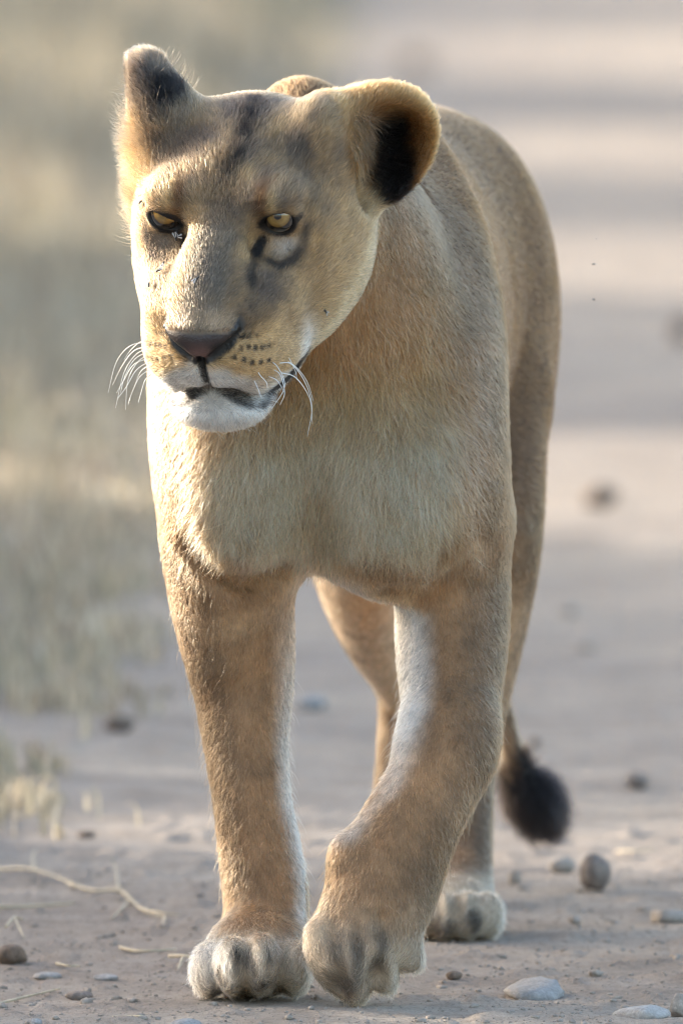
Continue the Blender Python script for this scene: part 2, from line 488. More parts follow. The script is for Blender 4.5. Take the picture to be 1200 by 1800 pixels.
p1 = root + hh[:, None] * (.55 * up + .18 * lean[:, None] * dirv); p2 = root + hh[:, None] * ((1 - .25 * lean[:, None]) * up + .75 * lean[:, None] * dirv)
W_ = wv[:, None] * sdv
BV = np.stack([root - W_, root + W_, p1 + W_ * .8, p1 - W_ * .8, p2], 1).reshape(-1, 3)
b5 = np.arange(NB)[:, None] * 5
me_faces = [(int(b), int(b + 1), int(b + 2), int(b + 3)) for b in b5[:, 0]] + [(int(b + 3), int(b + 2), int(b + 4)) for b in b5[:, 0]]
m_grass, nn, ll, pb = mat('dry_grass')
a = nn.new('ShaderNodeAttribute'); a.attribute_name = 'blade'
ll.new(a.outputs['Color'], pb.inputs['Base Color']); pb.inputs['Roughness'].default_value = .7
tr = nn.new('ShaderNodeBsdfTranslucent'); ll.new(a.outputs['Color'], tr.inputs['Color'])
mx = nn.new('ShaderNodeMixShader'); mx.inputs[0].default_value = .35
ll.new(pb.outputs[0], mx.inputs[1]); ll.new(tr.outputs[0], mx.inputs[2]); ll.new(mx.outputs[0], nn['Material Output'].inputs['Surface'])
grass = mesh_obj('verge_grass', BV, me_faces, m_grass, smooth=False)
pal = np.array([(.45, .38, .28), (.40, .34, .25), (.31, .275, .195), (.35, .305, .22), (.29, .235, .175), (.50, .44, .34)])
pr = np.array([.26, .24, .16, .16, .12, .06])
bc = pal[g.choice(len(pal), NB, p=pr)] * g.uniform(.75, 1.2, (NB, 1))
grn = sstep(.1, .5, fbm(P2, .9, 61, 2))[:, None] * .5
bc = bc * (1 - grn) + np.array([.28, .265, .19]) * grn
at = grass.data.attributes.new('blade', 'FLOAT_COLOR', 'POINT')
at.data.foreach_set('color', np.repeat(np.column_stack([bc, np.ones(NB)]), 5, 0).astype(np.float32).ravel())
tag(grass, 'dry yellow and olive grass growing along the road verge', 'grass', kind='stuff')

# ------------------------------------------------------------------ thorn bushes along the verge: unseen, they throw the shade over road and grass
m_leaf, nn, ll, pb = mat('bush_leaf')
tc = nn.new('ShaderNodeTexCoord'); a = noise_node(nn, ll, tc, 6, 3)
r = ramp(nn, ll, a.outputs['Fac'], [(.3, (.045, .055, .02)), (.7, (.11, .12, .05))]); ll.new(r.outputs[0], pb.inputs['Base Color']); pb.inputs['Roughness'].default_value = .6
m_bark = simple_mat('bark', (.12, .09, .065), .9)
def bush_meshes(seed, R_=1.0, Hh=1.8, nl=5200):
    g = np.random.default_rng(seed)
    sv, sf, off = [], [], 0
    tips = []
    for k in range(13):
        az, sp = g.uniform(0, 2 * math.pi), g.uniform(.25, .95)
        tip = np.array([math.cos(az) * sp * R_, math.sin(az) * sp * R_, Hh * g.uniform(.55, .95) * (1 - .35 * sp)])
        V, F = tube_mesh([(.04 * math.cos(az), .04 * math.sin(az), -.05), tip * (.35, .35, .5) + g.normal(0, .04, 3), tip], .022, .006, 5, 4)
        sv.append(V); sf += [tuple(i + off for i in f) for f in F]; off += len(V); tips.append(tip)
    u = norm(g.normal(size=(nl, 3))); rr = g.random(nl) ** .42
    C = u * rr[:, None] * (R_, R_, Hh * .5) + (0, 0, Hh * .5)
    C *= (1 + .16 * fbm(C, 2.2, seed, 2))[:, None]
    C[:, 2] = np.maximum(C[:, 2], .03)
    n = norm(g.normal(size=(nl, 3))); a = norm(np.cross(n, g.normal(size=(nl, 3)))); b = np.cross(n, a)
    s = g.uniform(.028, .052, nl)[:, None]
    V = np.stack([C - a * s * 1.5, C + b * s * .7, C + a * s * 1.5, C - b * s * .7], 1).reshape(-1, 3)
    return (np.vstack(sv), sf), (V, np.arange(nl * 4).reshape(-1, 4))
bush_src = [bush_meshes(100 + k) for k in range(2)]
bush_me = []
BUSHES = [(-4.6, 1.2, 1.0), (-4.5, 2.6, .97), (-4.7, 3.9, 1.0), (-4.6, 6.6, 1.05), (-4.5, 8.2, 1.0), (-4.7, 9.8, 1.1), (-4.6, 11.3, 1.0), (-4.6, 16.6, 1.1), (-4.8, 18.5, 1.15), (-4.6, 20.4, 1.1),
          (-4.6, 25.6, 1.1), (-4.7, 27.2, 1.1), (-4.6, 32.6, 1.1), (-4.7, 34.2, 1.1), (-4.8, 41.8, 1.2), (-4.6, 43.6, 1.1), (-4.5, -.4, 1.0), (-4.6, -2.0, 1.05), (-2.6, 12.6, .42), (-2.5, 13.5, .4), (-2.6, 14.4, .42), (-2.7, 22.3, .42), (-2.6, 23.4, .4), (-2.7, 29.2, .42), (-2.8, 30.4, .42), (-2.8, 35.6, .42), (-2.9, 36.8, .42), (-2.8, 38.0, .42), (-2.5, 4.7, .36)]  # low nearer bushes added out of view to shade the grass verge
proto = []
for k, (st, lf) in enumerate(bush_src):
    o = bpy.data.objects.new('thorn_bush', None); col.objects.link(o)
    proto.append((o, mesh_obj('stems', st[0], st[1], m_bark, o), mesh_obj('foliage', lf[0], lf[1], m_leaf, o, smooth=False)))
for i, (x, y, s) in enumerate(BUSHES):
    p = proto[i % 2]
    if i < 2: o = p[0]
    else:
        o = p[0].copy(); col.objects.link(o)
        for ch in p[1:]:
            c2 = ch.copy(); col.objects.link(c2); c2.parent = o
    o.location = (x, y, 0); o.rotation_euler = (0, 0, i * 1.3); o.scale = (s, s, s * random.uniform(.95, 1.05))
    tag(o, 'dense green thorn bush out of view, shading the road and its grassy verge', 'bush', 'thorn bushes along the verge')

# ------------------------------------------------------------------ lioness: shape
# head frame: f forward (to the nose), r towards picture right, u up
_ps, _th, _ro = R(15.0), R(35.0), R(1.2)
HO = pt(396, 382, -0.22)
_F = np.array([-math.sin(_ps) * math.cos(_th), -math.cos(_ps) * math.cos(_th), -math.sin(_th)])
_Rr = np.array([math.cos(_ps), -math.sin(_ps), 0.0])
_U = np.array([-math.sin(_ps) * math.sin(_th), -math.cos(_ps) * math.sin(_th), math.cos(_th)])
_r2 = _Rr * math.cos(_ro) - _U * math.sin(_ro)
_U = _U * math.cos(_ro) + _Rr * math.sin(_ro)
_Rr = _r2
HM = np.array([_F, _Rr, _U])
def H(f, r, u): return HO + f * _F + r * _Rr + u * _U
def Hs(L): return np.array([H(*p) for p in L])
def to_head(P): return (P - HO) @ HM.T
def hell(c, rad, op='add', k=0.03, rot=None):
    M = HM if rot is None else np.asarray(rot) @ HM
    ell(H(*c), rad, M, op, k)
def rotm(ax, deg):
    return np.array(Matrix.Rotation(R(deg), 3, ax))

# ---- trunk, along the body
tube([(-.01, .10, .72), (0, .25, .725), (.03, .5, .71), (.062, .85, .715), (.086, 1.12, .735), (.095, 1.33, .76), (.10, 1.45, .77)],
     [.12, .138, .150, .138, .148, .125, .08], [.185, .215, .23, .215, .215, .17, .10], side=(1, 0, 0), k=0.05, n=4)
# neck
tube([(-.01, .28, .77), (-.02, .14, .755), H(-.20, .0, -.13), H(-.10, .0, -.08)], [.125, .132, .118, .09], [.16, .15, .115, .08], k=0.09)
# chest and shoulders
ell((-.02, .08, .66), (.16, .12, .18), k=0.05)
ell(pt(440, 868, .035), (.085, .068, .100), k=0.05)
ell(pt(700, 880, .03), (.105, .085, .115), k=0.05)
tube([pt(530, 232, .36), pt(470, 330, .30), pt(396, 560, .18), pt(384, 760, .08), pt(404, 900, .08)],
     [.058, .068, .075, .074, .066], [.07, .075, .09, .09, .085], k=0.06)
tube([pt(690, 235, .38), pt(735, 380, .32), pt(775, 560, .2), pt(786, 740, .10), pt(793, 900, .10)],
     [.045, .062, .070, .068, .066], [.06, .075, .09, .09, .09], k=0.05)
# ---- front leg on the ground
def leg_px(rows, **kw):
    P, ra, rb = [], [], []
    for py, l, r, Y, ry in rows:
        P.append(pt((l + r) / 2, py, Y)); ra.append((r - l) / 2 * (Y - CAM_Y) / FPX); rb.append(ry)
    tube(P, ra, rb, **kw)
leg_px([(900, 310, 490, .10, .090), (1000, 291, 506, .075, .088), (1100, 307, 520, .085, .072), (1200, 334, 519, .09, .056),
        (1300, 354, 510, .08, .049), (1400, 371, 513, .07, .046), (1500, 382, 532, .06, .045), (1580, 390, 545, .05, .046), (1640, 392, 542, .035, .045)], k=0.045)
# paw on the ground
ell(pt(455, 1665, -.005), (.058, .065, .042), k=0.02)
ell(pt(445, 1700, -.03), (.060, .065, .034), k=0.02)
for px, py, Y, rx, ry, rz in ((366, 1706, -.045, .0205, .046, .031), (408, 1698, -.085, .0205, .044, .034), (459, 1695, -.095, .0225, .044, .036), (516, 1702, -.065, .0205, .044, .032)):
    ell(pt(px, py, Y), (rx, ry, rz), k=0.012)
for px in (388, 433, 489):
    tube([pt(px, 1662, -.115), pt(px - 2, 1700, -.14), pt(px - 3, 1752, -.13)], [.003, .006, .005], op='sub', k=0.010)
# ---- lifted front leg
leg_px([(930, 720, 898, .13, .085), (1050, 694, 899, .10, .078), (1150, 694, 893, .06, .066), (1250, 705, 879, .01, .056),
        (1320, 702, 868, -.03, .050)], k=0.03)
tube([pt(790, 1290, -.02), pt(765, 1370, -.055), pt(722, 1450, -.085), pt(690, 1520, -.10), pt(664, 1585, -.115), pt(640, 1640, -.12)],
     [.052, .053, .056, .061, .0615, .058], [.05, .046, .042, .042, .044, .042], k=0.03)
for px, py, Y, a, b, c, ang in ((578, 1682, -.135, .024, .034, .045, 24), (612, 1700, -.15, .023, .034, .045, 16), (655, 1682, -.145, .024, .034, .046, 26), (697, 1650, -.12, .022, .030, .044, 34)):
    ell(pt(px, py, Y), (a, b, c), rotm('Y', -ang).T, k=0.014)
ell(pt(606, 1505, -.10), (.015, .020, .020), k=0.03)
for a_ in ([pt(628, 1630, -.165), pt(634, 1690, -.19), pt(630, 1745, -.18)], [pt(672, 1615, -.16), pt(676, 1665, -.18), pt(664, 1720, -.16)], [pt(585, 1620, -.16), pt(592, 1680, -.185), pt(590, 1730, -.17)]):
    tube(a_, [.003, .010, .009], op='sub', k=0.014)
# ---- hind leg set forward (picture right)
ell((.145, 1.18, .67), (.105, .21, .235), k=0.05)
tube([(.155, 1.05, .60), (.174, .93, .455), (.164, .98, .35), (.148, 1.08, .22), (.142, 1.09, .17), (.135, 1.0, .09), (.130, .92, .05)],
     [.085, .058, .050, .037, .036, .040, .045], [.12, .075, .055, .042, .036, .034, .035], k=0.04)
ell((.130, .875, .036), (.045, .055, .036), k=0.02)
for px, Y in ((747, .825), (783, .80), (821, .80), (855, .828)):
    ell(pt(px, 1611, Y), (.021, .036, .030), k=0.008)
for px in (766, 803, 838):
    tube([pt(px, 1580, .79), pt(px - 1, 1615, .768), pt(px - 2, 1655, .775)], [.004, .010, .009], op='sub', k=0.008)
# ---- trailing hind leg
ell((.035, 1.22, .64), (.095, .20, .22), k=0.05)
tube([(.02, 1.15, .58), (.022, 1.15, .44), (.036, 1.33, .34), (.062, 1.52, .265), (.070, 1.57, .22), (.066, 1.55, .12), (.066, 1.50, .05)],
     [.08, .064, .045, .029, .028, .030, .040], [.11, .08, .055, .040, .034, .030, .035], k=0.04)
ell((.066, 1.44, .034), (.045, .065, .034), k=0.02)
for dx in (-.036, -.012, .013, .036):
    ell((.066 + dx, 1.395, .030), (.015, .036, .028), k=0.008)
# ---- tail
tube([(.10, 1.45, .84), (.115, 1.58, .76), (.14, 1.68, .55), (.165, 1.72, .33), (.195, 1.75, .18), pt(925, 1390, 1.76)],
     [.035, .026, .020, .017, .016, .016], k=0.03)
tube([pt(905, 1365, 1.76), pt(935, 1402, 1.77), pt(948, 1425, 1.78)], [.020, .031, .028], k=0.02)

# ---- chest grooves and creases
tube([pt(545, 790, -.06), pt(556, 860, -.055), pt(566, 930, -.04), pt(572, 975, -.02)], [.004, .013, .018, .012], op='sub', k=0.035)
tube([pt(690, 1035, .0), pt(745, 1040, .0), pt(790, 1012, .0), pt(812, 965, .01)], [.006, .010, .010, .004], op='sub', k=0.025)
tube([pt(340, 960, .0), pt(385, 1000, .0), pt(430, 1015, .0), pt(490, 985, .01)], [.002, .006, .006, .004], op='sub', k=0.03)


# ---- head
hell((-.095, 0, -.020), (.120, .104, .083), k=0.03)                  # cranium
for s in (-1, 1):
    hell((-.055, s * .066, -.050), (.085, .053, .073), k=0.04)          # cheek bone
    hell((-.105, s * .070, -.105), (.085, .058, .085), k=0.04)          # jaw muscle, cheek fur
    hell((.010, s * .064, -.088), (.085, .030, .052), k=0.04)           # cheek running into the muzzle
    hell((-.010, s * .054, .028), (.034, .036, .019), k=0.022)         # brow
tube(Hs([(-.05, 0, .024), (.0, 0, .008), (.06, 0, -.010), (.12, 0, -.030), (.148, 0, -.042)]), [.05, .045, .042, .040, .035], [.03, .028, .026, .022, .018], side=_Rr, k=0.025)
tube(Hs([(-.06, 0, -.06), (.02, 0, -.07), (.09, 0, -.074), (.13, 0, -.078)]), [.085, .068, .058, .046], [.075, .055, .048, .040], side=_Rr, k=0.03)
for s in (-1, 1):
    hell((.108, s * .036, -.090), (.053, .036, .040), k=0.015)
    hell((.098, s * .048, -.104), (.046, .026, .038), k=0.02)          # whisker pads
    hell((.078, s * .054, -.092), (.055, .024, .032), k=0.025)
    hell((.060, s * .062, -.118), (.052, .026, .034), k=0.025)
hell((.126, 0, -.100), (.037, .040, .026), k=0.012)
tube(Hs([(-.10, 0, -.14), (-.02, 0, -.145), (.06, 0, -.148), (.110, 0, -.152)]), [.088, .078, .072, .056], [.045, .040, .036, .032], side=_Rr, k=0.03)
for s in (-1, 1):
    hell((-.045, s * .080, -.118), (.070, .030, .050), k=0.04)           # fur along the jaw
hell((.126, 0, -.158), (.034, .055, .029), k=0.02)                      # chin
for s in (-1, 1):
    hell((.062, s * .050, -.052), (.060, .030, .026), k=0.03)
# nose
hell((.150, 0, -.050), (.021, .036, .020), k=0.010)
tube(Hs([(.146, -.037, -.041), (.157, -.019, -.041), (.163, 0, -.043), (.157, .019, -.041), (.146, .037, -.041)]), .0085, k=0.008)
tube(Hs([(.160, 0, -.052), (.162, 0, -.074)]), [.016, .006], [.012, .006], side=_Rr, k=0.008)
for s in (-1, 1):
    tube(Hs([(.166, s * .015, -.065), (.161, s * .025, -.058), (.147, s * .040, -.047)]), [.0055, .0070, .004], op='sub', k=0.004)
# mouth
def MOUTH(s): return [(.162, 0, -.122), (.155, s * .018, -.129), (.146, s * .036, -.141), (.134, s * .052, -.150), (.112, s * .068, -.150), (.088, s * .080, -.140)]
PHIL = [(.170, 0, -.066), (.169, 0, -.092), (.163, 0, -.122)]
tube(Hs(PHIL), [.010, .011, .012], [.0022, .0026, .0026], side=_F, op='sub', k=0.006)
for s in (-1, 1):
    tube(Hs(MOUTH(s)), [.020, .020, .018, .016, .013, .010], [.0032, .0034, .0038, .0045, .0065, .007], side=_F, op='sub', k=0.006)
# eyes
EYES = []
for s in (-1, 1):
    ec = (.004, s * .0635, .008)
    hell((.036, s * .062, -.002), (.017, .026, .014), op='sub', k=0.020)
    hell(ec, (.0225, .0255, .0225), k=0.008)
    EYES.append((s, H(*ec)))
    rot = rotm('X', -s * 27)
    hell((.026, s * .0640, .0055), (.018, .0205, .0130 if s > 0 else .0064), op='sub', k=0.004, rot=rot)
# ears: shells
def ear(c, axis, face, hl, hw, hd, off, sc, wo=0.0, ao=0.003, k=0.02, ksub=0.012):
    a = norm(axis); f = np.asarray(face, float); f = norm(f - (f @ a) * a); w = np.cross(a, f)
    M = np.array([a, w, f])
    ell(c, (hl, hw, hd), M, 'add', k)
    ell(np.asarray(c) + f * off + a * ao + w * wo, (hl * sc, hw * sc, hd * 1.0), M, 'sub', ksub)
ear(pt(643, 262, -.10), (.80, .10, .60), (.30, -.88, -.18), .086, .069, .042, .030, .76, wo=.010, ao=.004)
tube([pt(672, 262, -.135), pt(682, 310, -.13), pt(692, 356, -.125)], [.026, .020, .010], op='sub', k=0.014)
ear(pt(278, 205, -.10), (-.30, .10, .95), (-.88, .25, -.05), .078, .054, .034, .024, .82)
ell(pt(258, 112, -.095), (.020, .010, .016), rotm('Y', 20), k=0.012)
tube([pt(356, 178, -.17), pt(326, 212, -.17), pt(288, 228, -.17), pt(252, 216, -.16)], [.004, .007, .007, .004], op='sub', k=0.014)
hell((-.12, .085, .02), (.05, .035, .05), k=0.04)
hell((-.12, -.085, .02), (.05, .035, .05), k=0.04)

LQ = 1.0
gx = axis_grid(-.30, .33, .006 * LQ, [(-.27, .12, .0032 * LQ)])
gy = axis_grid(-.42, 1.90, .008 * LQ, [(-.42, -.02, .0032 * LQ), (-.02, .2, .006 * LQ)])
gz = axis_grid(-.02, 1.10, .006 * LQ, [(.58, 1.09, .0032 * LQ), (-.02, .12, .005 * LQ)])
LV, LF = polygonise(PRIMS, gx, gy, gz, level=-0.002)
print('LION', LV.shape, LF.shape)

# ------------------------------------------------------------------ lioness: coat colour (albedo), hair flow, hair length
def C3(r, g, b):
    lin = lambda v: (v / 255 / 12.92) if v / 255 <= .04045 else ((v / 255 + .055) / 1.055) ** 2.4
    return np.array([lin(r), lin(g), lin(b)])
TAN, GREY, CREAM, WHITE, DARK, WARM, BROWN = C3(206, 164, 124), C3(128, 106, 84), C3(240, 208, 172), C3(240, 236, 230), C3(38, 34, 34), C3(206, 156, 98), C3(128, 96, 64)
def mixc(c, d, m): return c * (1 - m[:, None]) + d[None] * m[:, None]
def seg_dist(Q, pts):
    best = np.full(len(Q), 9.0)
    pts = np.asarray(pts, float)
    for a, b in zip(pts[:-1], pts[1:]):
        ab = b - a; t = np.clip(((Q - a) @ ab) / (ab @ ab + 1e-12), 0, 1)
        best = np.minimum(best, np.linalg.norm(Q - a - t[:, None] * ab, axis=1))
    return best
def blob(Q, c, rad): return np.exp(-(((Q - np.asarray(c)) / np.asarray(rad)) ** 2).sum(1))
def head_mask(P):
    Q = to_head(P)
    m = sstep(-.20, -.15, Q[:, 0] - np.maximum(0, -Q[:, 2] - .10) * .9)
    m = m * sstep(-.24, -.20, Q[:, 2])
    return np.clip(np.maximum(m, ear_mask(P)), 0, 1)
EAR_R, EAR_L = pt(665, 245, -.10), pt(272, 175, -.10)
EC0 = pt(552, 214, -.10); EC1 = pt(686, 385, -.10)
ECN = np.array([EC0[2] - EC1[2], EC1[0] - EC0[0]]); ECN /= np.linalg.norm(ECN)
def ear_mask(P):
    a = np.linalg.norm((P - EAR_R) / (.105, .10, .105), axis=1)
    b = np.linalg.norm((P - EAR_L) / (.075, .09, .085), axis=1)
    Q = to_head(P)
    ch = (P[:, 0] - EC0[0]) * ECN[0] + (P[:, 2] - EC0[2]) * ECN[1]
    m = np.maximum(sstep(1.05, .9, a) * sstep(-.004, .010, ch) * sstep(-.23, -.16, P[:, 1]), sstep(1.0, .85, b) * sstep(-.045, -.06, Q[:, 1]) * sstep(.062, .078, Q[:, 2] + .25 * np.maximum(0, -.1 - Q[:, 0])))
    return m
MIDX = lambda P: -.012 + .085 * np.maximum(P[:, 1], 0)

SPOTS = [(.140, .044, -.055), (.135, .049, -.057), (.130, .055, -.059), (.124, .061, -.061), (.112, .070, -.065),
         (.150, .043, -.063), (.146, .050, -.065), (.142, .056, -.068), (.137, .063, -.071), (.131, .068, -.073),
         (.158, .036, -.070), (.155, .045, -.075), (.151, .053, -.081), (.146, .061, -.084), (.139, .068, -.087), (.114, .044, -.026), (.116, .049, -.033)]

pale = C3(214, 200, 180)
def coat(P, N):
    n1, n2, n3 = fbm(P, 9, 1), fbm(P, 26, 2), fbm(P, 70, 3)
    X, Y, Z = P.T
    lat = X - MIDX(P)
    out = N[:, 0] * np.sign(lat)
    front = sstep(.1, .7, -N[:, 1])
    g = np.clip(.30 + .45 * sstep(.1, .9, out) + .35 * sstep(0, .9, N[:, 2]) + .22 * sstep(.25, .6, Y) + .34 * n1 + .32 * n2 + .18 * n3 - .18 * front, 0, 1)
    c = mixc(np.repeat(TAN[None], len(P), 0), GREY, g)
    # browner shoulder, flank and haunch
    c = mixc(c, C3(124, 92, 60), np.clip(.78 * sstep(.05, .28, Y) * sstep(.36, .52, Z) * (.85 + .6 * n1 + .4 * n2), 0, 1))
    # warm front of the neck and throat, cream breast
    fr = sstep(.25, .05, Y) * sstep(-.1, .5, -N[:, 1])
    c = mixc(c, WARM, .45 * fr * sstep(.55, .68, Z) * sstep(.88, .74, Z) * sstep(.17, .08, np.abs(lat)) * np.clip(.8 + n2, 0, 1))
    br = sstep(.20, .06, Y) * sstep(.70, .60, Z + .10 * np.abs(lat) + .05 * n1) * sstep(.44, .50, Z) * sstep(.17, .10, np.abs(lat + .0)) * sstep(-.2, .25, -N[:, 1])
    c = mixc(c, CREAM, .70 * br * np.clip(.85 + .6 * n2, 0, 1))
    # undersides
    c = mixc(c, CREAM, .8 * sstep(.25, .7, -N[:, 2]) * sstep(.12, .2, Z))
    # legs
    fl = (Y < .30) & (Z < .52)
    legL, legR = fl & (X < -.040), fl & (X >= -.040)
    lw = sstep(.52, .44, Z)
    inner = np.where(legL, N[:, 0], np.where(legR, -N[:, 0], 0))
    wl = np.where(legL, sstep(.50, .24, Z), sstep(.50, .42, Z))
    c = mixc(c, WHITE, (.80 * lw) * wl * sstep(np.where(legR, .15, .50) + .08 * n2, np.where(legR, .75, 1.0) + .08 * n2, inner) * np.where(legR, sstep(.24, .30, Z), sstep(.05, .10, Z)))
    c = mixc(c, GREY, np.where(fl, .45, 0) * lw * sstep(.05, -.45, inner + .25 * n1) * sstep(.09, .16, Z) * np.clip(.7 + 1.2 * n1 + .5 * n2, 0, 1))
    # lifted leg: pale streak down the wrist
    ws = seg_dist(P, [pt(712, 1275, -.05), pt(694, 1330, -.08), pt(656, 1405, -.11), pt(614, 1462, -.11)])
    c = mixc(c, WHITE, np.where(legR, sstep(.032, .004, ws + .018 * n2), 0) * .45)
    pe = np.minimum(seg_dist(P, [pt(548, 1590, -.13), pt(540, 1640, -.15)]), np.minimum(seg_dist(P, [pt(548, 1705, -.16), pt(575, 1725, -.18)]), seg_dist(P, [pt(700, 1680, -.15), pt(690, 1705, -.15)])))
    c = mixc(c, CREAM, np.where(legR, .7 * sstep(.028, .006, pe + .012 * n2), 0))
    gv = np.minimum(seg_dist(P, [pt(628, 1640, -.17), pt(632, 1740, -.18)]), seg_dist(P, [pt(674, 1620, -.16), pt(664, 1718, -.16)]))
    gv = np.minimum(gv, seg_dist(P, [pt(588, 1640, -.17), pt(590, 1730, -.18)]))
    c = mixc(c, pale * .95, np.where(legR, .50, 0) * sstep(.15, .04, Z + .02 * n2))
    c = mixc(c, DARK * 1.5, np.where(legR, .7 * sstep(.014, .004, gv + .006 * n2), 0) * sstep(.10, .06, Z))  # painted shade in the creases between the lifted toes
    # creases at the top of the front legs
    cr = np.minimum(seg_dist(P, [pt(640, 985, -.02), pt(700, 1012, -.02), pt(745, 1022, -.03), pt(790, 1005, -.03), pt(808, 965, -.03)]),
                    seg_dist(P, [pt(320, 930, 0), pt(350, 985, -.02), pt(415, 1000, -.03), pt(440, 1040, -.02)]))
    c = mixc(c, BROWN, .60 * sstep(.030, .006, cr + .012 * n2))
    # old scars and a bald spot
    c = mixc(c, C3(196, 150, 138), .55 * sstep(.016, .006, np.linalg.norm((P - pt(430, 986, -.05)) * (1, .3, 1.6), axis=1) + .004 * n3))
    c = mixc(c, C3(120, 100, 76), .6 * sstep(.018, .006, np.linalg.norm((P - pt(436, 940, -.05)) * (1, .3, 1), axis=1) + .006 * n3))
    sc = np.minimum(seg_dist(P * (1, .3, 1), np.array([pt(318, 1090, .05), pt(330, 1150, .04), pt(346, 1215, .03)]) * (1, .3, 1)), seg_dist(P * (1, .3, 1), np.array([pt(322, 1030, .02), pt(330, 1062, .02)]) * (1, .3, 1)))
    c = mixc(c, C3(84, 64, 48), .65 * sstep(.006, .002, sc + .003 * n3))
    # hind legs
    hl = (Y > .6) & (Z < .55)
    ih = np.where(X < .10, N[:, 0], -N[:, 0])
    c = mixc(c, CREAM, np.where(hl, sstep(.3, .8, ih) * .8, 0))
    c = mixc(c, BROWN, np.where(hl, sstep(.25, .55, n2) * .45, 0))
    # paws
    pw = sstep(.085, .06, Z) * (Y < 1.62)
    c = mixc(c, pale, .8 * pw * np.where(legL, 1, np.where(hl, 1, .25)))
    pl = np.where(legL, sstep(-.115, -.135, X), 0) * sstep(.075, .055, Z)
    c = mixc(c, C3(216, 208, 198), .7 * pl)
    dk = [[pt(422, 1668, -.12), pt(426, 1690, -.13), pt(432, 1718, -.14)], [pt(482, 1672, -.13), pt(488, 1695, -.14), pt(496, 1715, -.14)],
          [pt(388, 1712, -.11), pt(392, 1750, -.11)], [pt(440, 1752, -.13), pt(480, 1745, -.14), pt(520, 1752, -.12)],
          [pt(532, 1668, -.17), pt(552, 1682, -.18), pt(575, 1680, -.19)], [pt(570, 1735, -.17), pt(600, 1738, -.17)], [pt(572, 1530, -.13), pt(590, 1522, -.14)],
          [pt(765, 1590, .77), pt(765, 1645, .775)], [pt(802, 1590, .765), pt(802, 1645, .77)], [pt(838, 1595, .775), pt(838, 1640, .78)], [pt(735, 1640, .78), pt(800, 1648, .77)]]
    for i, d in enumerate(dk):
        w = .026 if i in (3, 5, 10) else .016
        c = mixc(c, DARK, (.88 if i < 7 else .80) * sstep(w, w * .25, seg_dist(P, d) + .007 * n3))
    # tail tuft
    tt = np.linalg.norm(P - pt(936, 1400, 1.77), axis=1)
    c = mixc(c, DARK * 1.3, sstep(.075, .045, tt))
    # ---------------- head
    hm = head_mask(P)
    hi = hm > .001
    if hi.any():
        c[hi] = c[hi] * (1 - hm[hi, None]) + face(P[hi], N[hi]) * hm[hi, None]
    c = np.clip(c, .004, .86)
    c = c * (1 + .15 * vnoise(P, 260, 71) + .12 * vnoise(P, 110, 72))[:, None]
    c = np.clip(c, .004, .9)
    return (.74 + .24 * c.mean(1, keepdims=True)) * c ** 1.23

